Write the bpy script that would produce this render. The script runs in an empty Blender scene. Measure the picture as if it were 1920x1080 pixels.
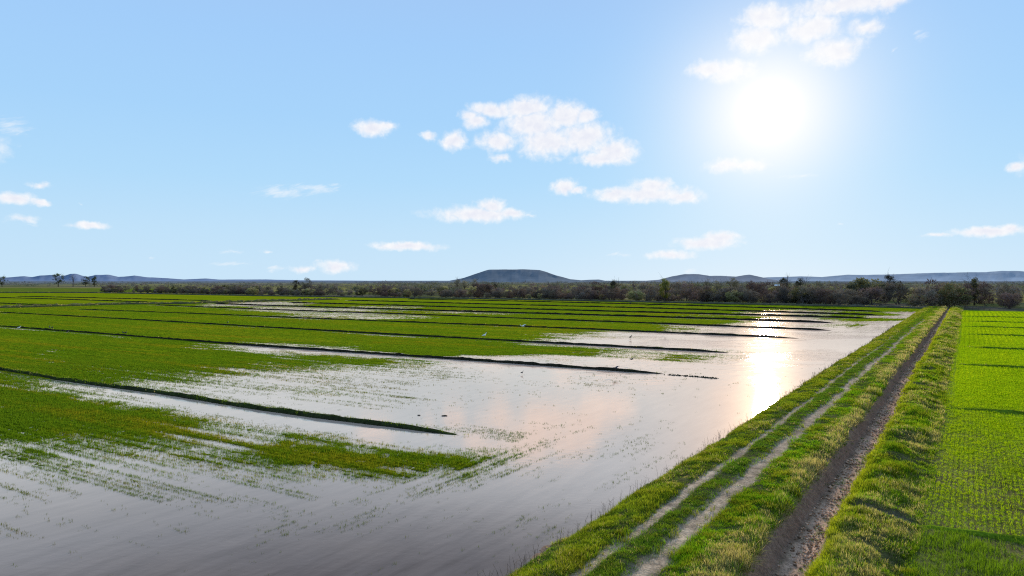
import bpy, math, random
import numpy as np
from mathutils import Vector
random.seed(7); rng = np.random.default_rng(11)
sc = bpy.context.scene
COL = sc.collection
R = math.radians

# ------------------------------------------------------------------ survey helpers
F = 1280.0; CH = 10.0; HZ = 526.0
PITCH = math.atan((540-HZ)/F)
cp, sp = math.cos(PITCH), math.sin(PITCH)
TH = math.atan((1814-960)/F)            # bearing of the farm track
st, ct = math.sin(TH), math.cos(TH)

def ground(px, py, z=0.0):
    """surveyed point on the plain (height z) seen at px,py of the 1920x1080 photo"""
    px = np.asarray(px, float); py = np.asarray(py, float)
    dx = (px-960)/F; dv = -(py-540)/F
    dy = cp + dv*sp; dz = -sp + dv*cp
    k = (z-CH)/dz
    return dx*k, dy*k
def at_depth(px, py, Y):
    dx = (px-960)/F; dv = -(py-540)/F
    dy = cp + dv*sp; dz = -sp + dv*cp
    k = Y/dy
    return dx*k, Y, CH+dz*k
def to_px(x, y, z=0.0):
    x = np.asarray(x, float); y = np.asarray(y, float)
    zz = z-CH
    d = y*cp - zz*sp
    v = y*sp + zz*cp
    d = np.maximum(d, 0.5)
    return 960+F*x/d, 540-F*v/d
def at(x, y):      # world -> (a, t) : across / along the track
    return x*ct - y*st, x*st + y*ct
def wt(a, t):      # (a, t) -> world
    return a*ct + t*st, -a*st + t*ct

def _h(ix, iy, s):
    n = (ix*374761393 + iy*668265263 + s*1442695041) & 0x7fffffff
    n = ((n ^ (n >> 13))*1274126177) & 0x7fffffff
    n = ((n ^ (n >> 16))*2246822519) & 0x7fffffff
    return ((n ^ (n >> 15)) & 0xffff)/65535.0
def vn(x, y, s=0):
    x = np.asarray(x, float); y = np.asarray(y, float)
    xi = np.floor(x).astype(np.int64); yi = np.floor(y).astype(np.int64)
    fx = x-xi; fy = y-yi
    u = fx*fx*(3-2*fx); v = fy*fy*(3-2*fy)
    return ((_h(xi, yi, s)*(1-u)+_h(xi+1, yi, s)*u)*(1-v) + (_h(xi, yi+1, s)*(1-u)+_h(xi+1, yi+1, s)*u)*v)*2-1
def fbm(x, y, s=0, o=4):
    r = 0; a = 0.5
    for i in range(o):
        r = r + a*vn(x*2**i+17.3*i, y*2**i-9.1*i, s+i); a *= 0.5
    return r*1.25
def sstep(a, b, x):
    t = np.clip((x-a)/(b-a), 0, 1); return t*t*(3-2*t)

# ------------------------------------------------------------------ object helpers
def tag(o, label=None, cat=None, group=None, kind=None):
    if label: o['label'] = label
    if cat: o['category'] = cat
    if group: o['group'] = group
    if kind: o['kind'] = kind
    return o
def empty(name, loc, rz=0.0, s=1.0):
    o = bpy.data.objects.new(name, None); COL.objects.link(o)
    o.location = loc; o.rotation_euler = (0, 0, rz); o.scale = (s, s, s)
    o.empty_display_size = 0.3
    return o
def mesh_np(name, V, faces, mat, colors=None, parent=None, smooth=False):
    """faces: list of int arrays (n,k)"""
    me = bpy.data.meshes.new(name)
    V = np.asarray(V, np.float32)
    me.vertices.add(len(V)); me.vertices.foreach_set('co', V.ravel())
    faces = [np.asarray(f, np.int32) for f in faces if len(f)]
    nl = sum(f.size for f in faces); npoly = sum(len(f) for f in faces)
    me.loops.add(nl); me.polygons.add(npoly)
    me.loops.foreach_set('vertex_index', np.concatenate([f.ravel() for f in faces]))
    starts = []; b = 0
    for f in faces:
        starts.append(b+np.arange(len(f))*f.shape[1]); b += f.size
    me.polygons.foreach_set('loop_start', np.concatenate(starts).astype(np.int32))
    if smooth: me.polygons.foreach_set('use_smooth', np.ones(npoly, bool))
    if colors is not None:
        c = np.ones((len(V), 4), np.float32); c[:, :3] = colors
        at_ = me.color_attributes.new('Col', 'FLOAT_COLOR', 'POINT')
        at_.data.foreach_set('color', c.ravel())
    me.update(calc_edges=True); me.validate()
    me.materials.append(mat)
    o = bpy.data.objects.new(name, me); COL.objects.link(o)
    if parent: o.parent = parent
    return o
def grid_faces(nr, nc):
    i = np.arange((nr-1)*(nc-1)); r = i//(nc-1); c = i % (nc-1)
    p = r*nc+c
    return np.stack([p, p+1, p+nc+1, p+nc], 1)
def copy_tree(o, parent=None):
    c = o.copy(); COL.objects.link(c)
    if parent: c.parent = parent
    for ch in list(o.children): copy_tree(ch, c)
    return c
class MB:
    def __init__(s): s.v = []; s.f = {}; s.n = 0; s.c = []
    def add(s, V, faces, col=(1, 1, 1)):
        V = np.asarray(V, float); s.v.append(V)
        c = np.asarray(col, float)
        s.c.append(np.broadcast_to(c, V.shape) if c.ndim == 1 else c)
        for f in faces:
            f = np.asarray(f, int); s.f.setdefault(f.shape[1], []).append(f+s.n)
        s.n += len(V)
    def tube(s, P, rad, sides=6, col=(1, 1, 1)):
        P = np.asarray(P, float); n = len(P); rings = []
        for i in range(n):
            d = P[min(i+1, n-1)]-P[max(i-1, 0)]; d = d/(np.linalg.norm(d)+1e-9)
            up = np.array([0, 0, 1.0]) if abs(d[2]) < .9 else np.array([1.0, 0, 0])
            u = np.cross(d, up); u /= np.linalg.norm(u); w = np.cross(d, u)
            a = np.arange(sides)*2*math.pi/sides
            rings.append(P[i]+rad[i]*(np.cos(a)[:, None]*u+np.sin(a)[:, None]*w))
        V = np.concatenate(rings+[P[:1], P[-1:]]); q = []; t = []
        for i in range(n-1):
            for k in range(sides):
                k2 = (k+1) % sides
                q.append((i*sides+k, i*sides+k2, (i+1)*sides+k2, (i+1)*sides+k))
        for k in range(sides):
            t.append((n*sides, (k+1) % sides, k)); t.append((n*sides+1, (n-1)*sides+k, (n-1)*sides+(k+1) % sides))
        s.add(V, [q, t], col)
    def box(s, x0, x1, y0, y1, z0, z1, col=(1, 1, 1)):
        V = [(x, y, z) for z in (z0, z1) for y in (y0, y1) for x in (x0, x1)]
        s.add(V, [[(0, 2, 3, 1), (4, 5, 7, 6), (0, 1, 5, 4), (2, 6, 7, 3), (0, 4, 6, 2), (1, 3, 7, 5)]], col)
    def build(s, name, mat, parent=None, smooth=False):
        return mesh_np(name, np.concatenate(s.v), [np.concatenate(f) for f in s.f.values()], mat, np.concatenate(s.c), parent, smooth)

# ------------------------------------------------------------------ materials
class NT:
    def __init__(s, tree): s.t = tree; s.n = tree.nodes; s.l = tree.links
    def new(s, ty, **kw):
        n = s.n.new(ty)
        for k, v in kw.items(): setattr(n, k, v)
        return n
    def put(s, sock, val):
        if isinstance(val, bpy.types.NodeSocket): s.l.new(val, sock)
        elif val is not None:
            if sock.type == 'RGBA' and len(val) == 3: val = (*val, 1)
            sock.default_value = val
    def math(s, op, a, b=None, c=None, clamp=False):
        n = s.new('ShaderNodeMath', operation=op, use_clamp=clamp)
        for i, v in enumerate((a, b, c)): 
            if v is not None: s.put(n.inputs[i], v)
        return n.outputs[0]
    def vmath(s, op, a, b=None, c=None):
        n = s.new('ShaderNodeVectorMath', operation=op)
        for i, v in enumerate((a, b, c)):
            if v is not None: s.put(n.inputs[i], v)
        return n.outputs['Value'] if op in ('LENGTH', 'DOT_PRODUCT', 'DISTANCE') else n.outputs[0]
    def noise(s, vec, scale, detail=4, rough=.55, dist=0.0):
        n = s.new('ShaderNodeTexNoise')
        if vec is not None: s.l.new(vec, n.inputs['Vector'])
        n.inputs['Scale'].default_value = scale; n.inputs['Detail'].default_value = detail
        n.inputs['Roughness'].default_value = rough; n.inputs['Distortion'].default_value = dist
        return n.outputs['Fac']
    def map(s, v, a, b, c=0.0, d=1.0, smooth=False):
        n = s.new('ShaderNodeMapRange', interpolation_type='SMOOTHSTEP' if smooth else 'LINEAR')
        s.put(n.inputs['Value'], v)
        for k, x in zip(('From Min', 'From Max', 'To Min', 'To Max'), (a, b, c, d)): s.put(n.inputs[k], x)
        return n.outputs['Result']
    def mix(s, f, a, b, mode='MIX'):
        n = s.new('ShaderNodeMix', data_type='RGBA', blend_type=mode)
        s.put(n.inputs['Factor'], f); s.put(n.inputs['A'], a) if False else None
        ins = [i for i in n.inputs if i.type == 'RGBA']
        s.put(ins[0], a); s.put(ins[1], b)
        return [o for o in n.outputs if o.type == 'RGBA'][0]
    def ramp(s, f, stops):
        n = s.new('ShaderNodeValToRGB'); s.put(n.inputs[0], f)
        cr = n.color_ramp
        while len(cr.elements) < len(stops): cr.elements.new(.5)
        for e, (p, c) in zip(cr.elements, stops): e.position = p; e.color = (*c, 1)
        return n.outputs[0]
def new_mat(name):
    m = bpy.data.materials.new(name); m.use_nodes = True
    t = NT(m.node_tree); t.n.clear()
    out = t.new('ShaderNodeOutputMaterial')
    return m, t, out
def obj_vec(t, scale=(1, 1, 1), rotz=0.0):
    g = t.new('ShaderNodeNewGeometry')
    mp = t.new('ShaderNodeMapping'); mp.vector_type = 'TEXTURE' if False else 'POINT'
    mp.inputs['Scale'].default_value = scale; mp.inputs['Rotation'].default_value = (0, 0, rotz)
    t.l.new(g.outputs['Position'], mp.inputs['Vector'])
    return mp.outputs[0]
def axes(t, bearing, s_al, s_ac):
    """texture space with x along the bearing and y across it (world anchored)"""
    g = t.new('ShaderNodeNewGeometry').outputs['Position']
    c = t.new('ShaderNodeCombineXYZ')
    t.l.new(t.vmath('DOT_PRODUCT', g, (math.sin(bearing)*s_al, math.cos(bearing)*s_al, 0)), c.inputs[0])
    t.l.new(t.vmath('DOT_PRODUCT', g, (math.cos(bearing)*s_ac, -math.sin(bearing)*s_ac, 0)), c.inputs[1])
    return c.outputs[0]
def diffuse(t, col, rough=1.0, normal=None):
    n = t.new('ShaderNodeBsdfDiffuse'); t.put(n.inputs['Color'], col)
    if normal is not None: t.l.new(normal, n.inputs['Normal'])
    return n.outputs[0]
def bump(t, h, strength=.5, dist=.1):
    n = t.new('ShaderNodeBump'); n.inputs['Strength'].default_value = strength; n.inputs['Distance'].default_value = dist
    t.l.new(h, n.inputs['Height']); return n.outputs[0]

def leaf_mat(name, trans=.45, gain=1.0, tint=(1.0, 1.0, 1.0), vary=False):
    m, t, out = new_mat(name)
    a = t.new('ShaderNodeAttribute', attribute_name='Col').outputs['Color']
    a = t.mix(1.0, a, tuple(gain*x for x in tint), 'MULTIPLY')
    if vary:
        oi = t.new('ShaderNodeObjectInfo').outputs['Random']
        sc_n = t.new('ShaderNodeVectorMath', operation='SCALE'); t.l.new(a, sc_n.inputs[0]); t.l.new(t.map(oi, 0, 1, .62, 1.3), sc_n.inputs['Scale']); a = sc_n.outputs[0]
    d = diffuse(t, a)
    tr = t.new('ShaderNodeBsdfTranslucent'); t.l.new(t.mix(1.0, a, (1.25, 1.15, .7), 'MULTIPLY'), tr.inputs['Color'])
    mx = t.new('ShaderNodeMixShader'); mx.inputs[0].default_value = trans
    t.l.new(d, mx.inputs[1]); t.l.new(tr.outputs[0], mx.inputs[2]); t.l.new(mx.outputs[0], out.inputs[0])
    return m
def vcol_mat(name, nscale=8.0, amt=.5, bstr=.6, bdist=.05, detail=6):
    """ vertex colour broken up by noise, with matching bump """
    m, t, out = new_mat(name)
    a = t.new('ShaderNodeAttribute', attribute_name='Col').outputs['Color']
    v = obj_vec(t)
    n1 = t.noise(v, nscale, detail, .65); n2 = t.noise(v, nscale*.17, 3)
    f = t.math('MULTIPLY', t.map(n1, .3, .7, 1-amt, 1+amt), t.map(n2, .3, .7, 1-amt*.5, 1+amt*.5))
    c = t.vmath('SCALE', a); c.node.inputs['Scale'].default_value = 1; t.l.new(f, c.node.inputs['Scale'])
    t.l.new(diffuse(t, c, normal=bump(t, n1, bstr, bdist)), out.inputs[0])
    return m
M_GRASS = leaf_mat('grass_blades', .45, 1.62)
M_CROPG = leaf_mat('crop_blades', .42, 1.3)
M_LEAF = leaf_mat('tree_foliage', .3, 1.35, vary=True)
M_TWIG = leaf_mat('tree_twigs', .12, 2.0, (1.04, 1.0, .9), vary=True)
M_MASS = leaf_mat('far_scrub', .12, 1.5)
M_SOIL = vcol_mat('bank_soil', 9.0, .45, .7, .06)
M_MUD = vcol_mat('levee_mud', 5.0, .5, .8, .12)
M_BARK = vcol_mat('bark', 6.0, .4, .6, .03)
M_HILL = vcol_mat('hill_scrub', .012, .10, .3, 6.0)
M_PLAIN = vcol_mat('plain', .6, .3, .4, .1)
def simple(name, col, rough=.6, nscale=20):
    m, t, out = new_mat(name)
    p = t.new('ShaderNodeBsdfPrincipled'); v = obj_vec(t)
    n = t.noise(v, nscale, 4)
    t.l.new(t.mix(n, tuple(c*.75 for c in col), tuple(min(1, c*1.2) for c in col)), p.inputs['Base Color'])
    p.inputs['Roughness'].default_value = rough
    t.l.new(p.outputs[0], out.inputs[0]); return m

LDIR = math.atan2(-2120, 1280)           # bearing of the levees
ldx, ldy = math.sin(LDIR), math.cos(LDIR)
# --- emergent crop ground on the flooded side
def crop_mat():
    m, t, out = new_mat('young_crop')
    a = t.new('ShaderNodeAttribute', attribute_name='Col').outputs['Color']
    vs = axes(t, LDIR, .10, 1.6); vs2 = axes(t, LDIR, .02, .35); vf = obj_vec(t)
    n1 = t.noise(vs, 1.0, 5, .6); n2 = t.noise(vs2, 1.0, 4, .6); n3 = t.noise(vf, 7.0, 4, .7); n4 = t.noise(vf, .06, 3)
    f = t.math('MULTIPLY', t.map(n1, .3, .7, .72, 1.28), t.map(n2, .3, .7, .75, 1.25))
    f = t.math('MULTIPLY', f, t.map(n3, .3, .7, .6, 1.4))
    c = t.mix(t.map(n4, .42, .62, 0, .45), a, (.29, .255, .008))
    s = t.new('ShaderNodeVectorMath', operation='SCALE'); t.l.new(c, s.inputs[0]); t.l.new(f, s.inputs['Scale'])
    t.l.new(diffuse(t, s.outputs[0], normal=bump(t, n3, .5, .08)), out.inputs[0])
    return m
M_CROP = crop_mat()
def water_mat():
    m, t, out = new_mat('flood_water')
    pos = t.new('ShaderNodeNewGeometry')
    vr = axes(t, TH, .30, 1.7); vf = obj_vec(t)
    streak = t.noise(vr, 1.0, 5, .62); patch = t.noise(vf, .055, 4, .55); patch2 = t.noise(axes(t, LDIR+.5, .02, .06), 1.0, 4, .5)
    mud = t.ramp(t.map(streak, .3, .7), [(0, (.095, .074, .063)), (.5, (.135, .106, .090)), (1, (.165, .13, .11))])
    mud = t.mix(t.map(patch, .35, .65), t.mix(1.0, mud, (.62, .66, .78), 'MULTIPLY'), t.mix(1.0, mud, (1.2, 1.12, 1.02), 'MULTIPLY'))  # bluish dark patches in the mud colour stand in for cloud reflections
    silt_sheen = t.mix(t.map(patch2, .35, .65), (.43, .29, .205), (.54, .365, .25))  # silty tone with bright sky sheen painted in at grazing view
    fine = t.noise(obj_vec(t, (1.0, 1.7, 1), .9), 2.6, 3, .6)
    mid = t.noise(obj_vec(t, (1.0, 1.5, 1), .5), .6, 2, .5)
    gust = t.map(t.noise(obj_vec(t, (.5, 1, 1), .3), .075, 5, .65), .45, .58, .0, 1.0, True)
    sy = t.new('ShaderNodeSeparateXYZ'); t.l.new(pos.outputs['Position'], sy.inputs[0])
    open_w = t.map(sy.outputs['Y'], 58.0, 84.0, .0, 1.0, True)        # open water catches the wind, the lee by the track stays calm
    gust = t.math('MULTIPLY_ADD', t.math('MULTIPLY', gust, open_w), 1.6, .15)
    h = t.math('MULTIPLY', t.math('ADD', t.math('MULTIPLY', fine, .5), t.math('MULTIPLY', mid, 1.0)), gust)
    nb = bump(t, h, .5, .045)
    cosv = t.math('ABSOLUTE', t.vmath('DOT_PRODUCT', pos.outputs['Incoming'], nb))
    fac = t.ramp(cosv, [(0, (.97,)*3), (.09, (.93,)*3), (.16, (.88,)*3), (.216, (.80,)*3), (.26, (.74,)*3), (.305, (.60,)*3), (.345, (.33,)*3), (.385, (.15,)*3), (.5, (.06,)*3), (1, (.03,)*3)])
    deep = t.map(t.vmath('DISTANCE', pos.outputs['Position'], (-14.0, 20.0, 0.0)), 6.0, 27.0, .62, 1.0, True)    # dims the near-left water: darker sky reflection put into the colour
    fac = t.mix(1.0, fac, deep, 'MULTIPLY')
    gs = []
    for rough, tint in ((.07, (.76, .555, .425)), (.13, (.76, .56, .425))):
        g = t.new('ShaderNodeBsdfGlossy'); g.distribution = 'BECKMANN'; g.inputs['Roughness'].default_value = rough
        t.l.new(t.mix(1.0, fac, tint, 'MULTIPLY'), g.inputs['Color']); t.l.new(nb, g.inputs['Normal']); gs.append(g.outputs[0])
    gm = t.new('ShaderNodeMixShader'); gm.inputs[0].default_value = .5
    t.l.new(gs[0], gm.inputs[1]); t.l.new(gs[1], gm.inputs[2])
    gw = t.new('ShaderNodeBsdfGlossy'); gw.distribution = 'BECKMANN'; gw.inputs['Roughness'].default_value = .30
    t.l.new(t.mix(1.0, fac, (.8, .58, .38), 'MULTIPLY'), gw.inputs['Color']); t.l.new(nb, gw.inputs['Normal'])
    gm2 = t.new('ShaderNodeMixShader'); gm2.inputs[0].default_value = .004
    t.l.new(gm.outputs[0], gm2.inputs[1]); t.l.new(gw.outputs[0], gm2.inputs[2]); gm = gm2
    silt_sheen = t.mix(t.map(streak, .3, .7), t.mix(1.0, silt_sheen, (.90, .90, .91), 'MULTIPLY'), t.mix(1.0, silt_sheen, (1.07, 1.07, 1.06), 'MULTIPLY'))
    dcol = t.mix(fac, mud, silt_sheen)
    ad = t.new('ShaderNodeAddShader'); t.l.new(diffuse(t, dcol), ad.inputs[0]); t.l.new(gm.outputs[0], ad.inputs[1])
    t.l.new(ad.outputs[0], out.inputs[0])
    return m
M_WATER = water_mat()

# ------------------------------------------------------------------ grass builder
def blades(P, H, W, lean, nb, C, spread, seg2=False):
    """P (n,3) tuft roots; per-tuft height, width, colour -> V, faces, colours"""
    n = len(P); k = nb
    idx = np.repeat(np.arange(n), k); m = n*k
    ang = rng.uniform(0, 2*np.pi, m); rr = np.sqrt(rng.uniform(0, 1, m))*spread[idx]
    base = P[idx]+np.stack([np.cos(ang)*rr, np.sin(ang)*rr, np.zeros(m)], 1)
    fa = rng.uniform(0, 2*np.pi, m); sd = np.stack([np.cos(fa), np.sin(fa), np.zeros(m)], 1)
    la = ang+rng.normal(0, .8, m); ln = np.abs(rng.normal(0, 1, m))*lean[idx]
    h = H[idx]*rng.uniform(.55, 1.15, m); w = W[idx]*rng.uniform(.7, 1.3, m)
    out = np.stack([np.cos(la), np.sin(la), np.zeros(m)], 1)
    tip = base+out*(h*ln)[:, None]; tip[:, 2] += h*np.sqrt(np.maximum(.08, 1-np.minimum(ln, .96)**2))
    col = C[idx]*rng.uniform(.78, 1.22, m)[:, None]
    root = base.copy(); root[:, 2] -= .02
    if not seg2:
        V = np.stack([root-sd*w[:, None]/2, root+sd*w[:, None]/2, tip], 1).reshape(-1, 3)
        c = np.stack([col*.7, col*.7, col*1.1], 1).reshape(-1, 3)  # occlusion at the roots is put into the blade colour
        return V, [np.arange(3*m).reshape(-1, 3)], c
    mid = root+(tip-root)*.5; mid[:, 2] += h*.14
    V = np.stack([root-sd*w[:, None]/2, root+sd*w[:, None]/2, mid+sd*w[:, None]*.42, mid-sd*w[:, None]*.42, tip], 1).reshape(-1, 3)
    c = np.stack([col*.65, col*.65, col*.95, col*.95, col*1.15], 1).reshape(-1, 3)  # same root shading in the colour, lighter towards the tip
    b = np.arange(m)*5
    return V, [np.stack([b, b+1, b+2, b+3], 1), np.stack([b+3, b+2, b+4], 1)], c

# ------------------------------------------------------------------ surveyed lines
def line(pts, z=0.0):
    p = np.array(pts, float); x, y = ground(p[:, 0], p[:, 1], z); return np.stack([x, y], 1)
def resample(P, step):
    d = np.r_[0, np.cumsum(np.linalg.norm(np.diff(P, axis=0), axis=1))]
    n = max(2, int(d[-1]/step)); s = np.linspace(0, d[-1], n)
    return np.stack([np.interp(s, d, P[:, 0]), np.interp(s, d, P[:, 1])], 1)
LEVEES = [
 ([(-160, 668), (0, 693), (133, 715), (300, 737), (500, 769), (633, 787), (760, 802), (878, 818)], 'muddy field levee nearest the camera, grassy on top and ending in open water'),
 ([(-200, 598), (0, 612), (200, 627), (400, 643), (633, 659), (800, 670), (960, 681), (1110, 692), (1255, 702)], 'dark mud levee second from the camera, breaking into clods at its right end'),
 ([(-60, 582), (0, 586), (240, 599), (480, 613), (720, 627), (960, 640), (1170, 651), (1376, 662)], 'dark mud levee third from the camera, its right tip standing in silvery water'),
 ([(142, 580), (300, 586), (480, 593), (720, 603), (960, 612), (1200, 622), (1440, 632), (1505, 635)], 'dark mud levee fourth from the camera, crossed by the sun glare'),
 ([(287, 572), (480, 580), (720, 588), (960, 597), (1200, 606), (1440, 615), (1565, 620)], 'dark mud levee fifth from the camera, running into bright glare'),
 ([(400, 569.5), (480, 572.5), (720, 580), (960, 587), (1200, 594), (1440, 601.5), (1570, 606)], 'thin mud levee sixth from the camera between two green strips'),
 ([(540, 567.5), (720, 572.5), (960, 579.5), (1200, 586), (1440, 592), (1640, 598)], 'thin mud levee seventh from the camera beside small shining puddles'),
 ([(650, 563.5), (960, 572), (1200, 578), (1440, 585), (1660, 592)], 'thin mud levee eighth from the camera near the far bank'),
 ([(760, 561), (960, 565), (1200, 571), (1440, 578), (1660, 585)], 'thin mud levee closest to the far bank'),
 ([(-100, 567), (0, 569), (96, 573)], 'short dark levee on the far left just behind the ragged grassy bank'),
 ([(-100, 556), (0, 558.5), (112, 561.5), (220, 565), (300, 568)], 'long thin levee in the far left paddock, middle of its three'),
 ([(30, 556), (83, 557), (220, 560), (400, 564.5)], 'faint thin levee of the far left paddock closest to the shrubs'),
]
LV = [line(p) for p, _ in LEVEES]
CROSS = line([(-200, 582), (0, 578), (135, 574), (237, 571), (350, 570), (475, 566), (640, 561.5)])
FARB_PX = np.array([(-400, 547), (0, 549), (175, 549.5), (475, 555), (700, 558.5), (960, 562), (1200, 567), (1440, 572), (1600, 575.5), (1728, 579), (1760, 580.5)], float)
FARB = line(FARB_PX)
def seg_dist(x, y, P):
    best = np.full(np.shape(x), 1e9); sgn = np.zeros(np.shape(x))
    for (x0, y0), (x1, y1) in zip(P[:-1], P[1:]):
        dx, dy = x1-x0, y1-y0; L2 = dx*dx+dy*dy
        u = np.clip(((x-x0)*dx+(y-y0)*dy)/L2, 0, 1)
        ex, ey = x-x0-u*dx, y-y0-u*dy
        d = np.hypot(ex, ey); k = d < best
        best = np.where(k, d, best)
        s = np.sign(ex*(-ldy)+ey*ldx)       # + = far side
        sgn = np.where(k, s, sgn)
    return best, sgn

# how much of the crop stands above the flood (surveyed spots)
SPOTS = np.array([
(0,552,1),(300,553,1),(600,558,1),(900,563,1),(1200,569,1),(1440,575,1),(1600,578,1),(1690,582,.8),(1715,588,0),
(0,565,1),(200,566,1),(330,569,1),(350,572,.75),(400,572,.42),(480,571.5,.4),(540,572.5,.5),(600,573,.9),(750,569,1),
(150,577,1),(300,578,.95),(420,577,.8),(500,579,.42),(580,580,.42),(655,580,.55),(680,577,.55),(770,577,.6),(830,578,1),(1000,575,1),
(0,582,1),(200,590,1),(400,587,1),(620,594,.55),(690,594,.48),(767,594,.6),(850,591,.95),(780,584,.7),(860,585,.55),(930,587,.6),(1000,585,1),(1200,583,1),(1350,583,1),(1420,585,.6),(1470,586,.2),(1530,587,.5),(1600,588,.9),(1655,590,.9),(1685,594,.2),
(0,600,1),(250,608,1),(480,601,.75),(570,602,.72),(640,604,1),(800,603,1),(1000,605,1),(1200,603,1),(1330,603,1),(1385,604,.7),(1420,606,.15),(1470,600,.1),(1500,606,.1),(1400,595,.8),(1450,594,.5),(1500,595,.35),(1560,596,.75),(1640,600,.9),(1665,604,.2),(1600,610,.7),(1560,612,.4),(1640,612,.1),(1530,616,0),
(0,625,1),(250,628,1),(500,630,1),(717,614,.75),(830,615,.8),(900,622,1),(1000,620,.9),(1080,617,1),(1200,619,.9),(1280,618,.6),(1350,618,.25),(1440,621,.05),(980,630,.75),(1060,627,.6),(1110,632,.4),(1180,626,.2),(1250,628,.02),(1150,640,0),(1300,645,0),(1400,640,0),(1500,650,0),(700,640,1),(900,634,1),
(40,618,.75),(200,632,.8),(0,640,1),(200,650,1),(400,660,1),(440,656,.6),(500,655,.25),(600,660,.25),(700,666,.3),(820,664,.9),(760,655,1),(950,660,1),(1030,660,.9),(1090,663,.7),(1150,666,.45),(1210,669,.4),(1270,671,.6),(1310,672,.55),(1350,675,.2),(1420,680,0),(880,672,.3),(960,674,.1),(1050,672,.25),(1120,678,.04),(1200,685,.08),(1300,690,.06),(1400,700,0),
(520,663,.6),(450,668,.9),(600,672,.75),(700,678,.75),(780,682,.6),(850,688,.12),(900,690,.02),
(0,665,1),(200,672,1),(350,680,.95),(400,688,.75),(450,690,.6),(520,688,.6),(600,690,.5),(680,694,.3),(760,697,.15),
(100,700,1),(200,706,.85),(300,706,.7),(360,708,.55),(430,715,.25),(500,725,.25),(600,738,.3),(690,752,.22),(800,770,.1),(900,780,.03),(560,706,.2),(700,715,.12),(850,730,.02),(300,724,.35),(400,738,.2),(480,748,.12),(600,765,.1),(720,782,.05),
(1000,700,0),(1150,712,.1),(1220,725,.05),(1000,760,0),(1200,780,0),(1350,750,0),(1100,830,.06),
(0,715,.9),(60,722,.7),(120,728,.4),(200,745,.35),(280,756,.25),(400,772,.1),(500,788,.02),(600,803,.02),(700,818,.08),(800,826,.12),(880,828,.08),
(0,740,1),(80,745,1),(180,762,.9),(260,775,.9),(340,790,.68),(420,802,.34),(500,818,.3),(560,828,.6),(600,824,.5),
(0,780,1),(100,785,1),(200,795,.85),(300,805,.85),(380,818,.52),(460,832,.46),(520,845,.85),
(0,805,.95),(60,815,.8),(130,822,.7),(220,830,.6),(300,840,.55),(380,855,.5),(450,862,.6),
(560,858,.95),(620,850,1),(680,862,1),(740,862,1),(800,868,1),(860,868,.95),(910,862,.6),(950,852,.35),(1010,845,.16),(760,845,.5),(700,838,.45),
(0,840,.5),(80,850,.6),(170,860,.5),(260,872,.4),(350,880,.35),(440,888,.35),(520,888,.5),(600,890,.55),(680,888,.6),(760,884,.55),(850,885,.4),(930,880,.22),(1010,870,.1),
(0,870,.25),(100,890,.3),(200,905,.26),(300,915,.2),(420,925,.17),(520,920,.2),(620,912,.28),(720,912,.22),(820,910,.14),(950,905,.06),
(0,905,.2),(0,960,.05),(40,975,.12),(150,950,.04),(300,960,.03),(450,960,.04),(600,950,.06),(760,945,.05),(900,940,.03),(1000,930,.03),
(0,1040,0),(200,1040,0),(400,1040,.01),(600,1040,.02),(800,1030,.02),(900,1060,0),(1100,880,.02),(1150,940,0),(1300,800,0),(1500,680,0),(1600,640,0),(1680,608,0),
(300,1200,0),(800,1200,0),(-200,1000,.05),(-200,880,.3),(-200,780,1),(-200,700,1),(-200,620,1),(-200,570,1),(-250,552,1)], float)
SV = np.log(SPOTS[:, 1]-HZ)/.075; SU = SPOTS[:, 0]/95.0
def grass_cover(x, y):
    px, py = to_px(x, y)
    px = np.clip(px, -250, 1900); py = np.clip(py, HZ+20, 1250)
    U = px/95.0; V = np.log(py-HZ)/.075
    out = np.empty(len(x))
    for i in range(0, len(x), 20000):
        d2 = (U[i:i+20000, None]-SU)**2+(V[i:i+20000, None]-SV)**2
        w = 1/(d2+.08)**2
        out[i:i+20000] = (w*SPOTS[:, 2]).sum(1)/w.sum(1)
    return out
def row_coords(x, y):
    a, t = at(x, y)
    al = x*ldx+y*ldy; ac = x*(-ldy)+y*ldx
    head = sstep(-23.5, -22.5, a+1.2*fbm(t*.1, a*0+3.3, 5))
    return a, t, al, ac, head
def cover_full(x, y):
    a, t, al, ac, head = row_coords(x, y)
    G = grass_cover(x, y); dmin = np.full(len(x), 99.0)
    for P in LV[:9]:
        d, s = seg_dist(x, y, P); dmin = np.minimum(dmin, d)
        G = G-.42*np.exp(-((d*np.where(s > 0, 1, -1)-1.7)/.9)**2)*(.6+.5*vn(al*.05, ac*0, 3))
    n_l = fbm(al*.075, ac*1.15, 21, 4)*1.15; n_t = fbm(t*.13, a*1.6, 22, 4)*1.15
    n = n_l*(1-head)+n_t*head
    n = n*.95+.35*fbm(x*.55, y*.55, 23, 3)
    comb = np.cos(2*np.pi*np.where(head > .5, a, ac)/1.3+1.5*fbm(al*.02, ac*.2, 25))*.20
    G = np.clip(G*1.18+.03*(G > .12), 0, 1.1)
    nearw = sstep(95, 55, y)
    rid = np.where(head > .5, np.round(a/.42)*1.9, np.round(ac/.42)*1.9+400)
    n = n+nearw*.55*vn(np.where(head > .5, t*.06, al*.05), rid*3.7, 28)
    G = G+.18*sstep(90, 170, y)*sstep(.78, .95, G)
    cover_full.dmin = dmin
    return G, n+comb, a, t, al, ac, head

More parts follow.
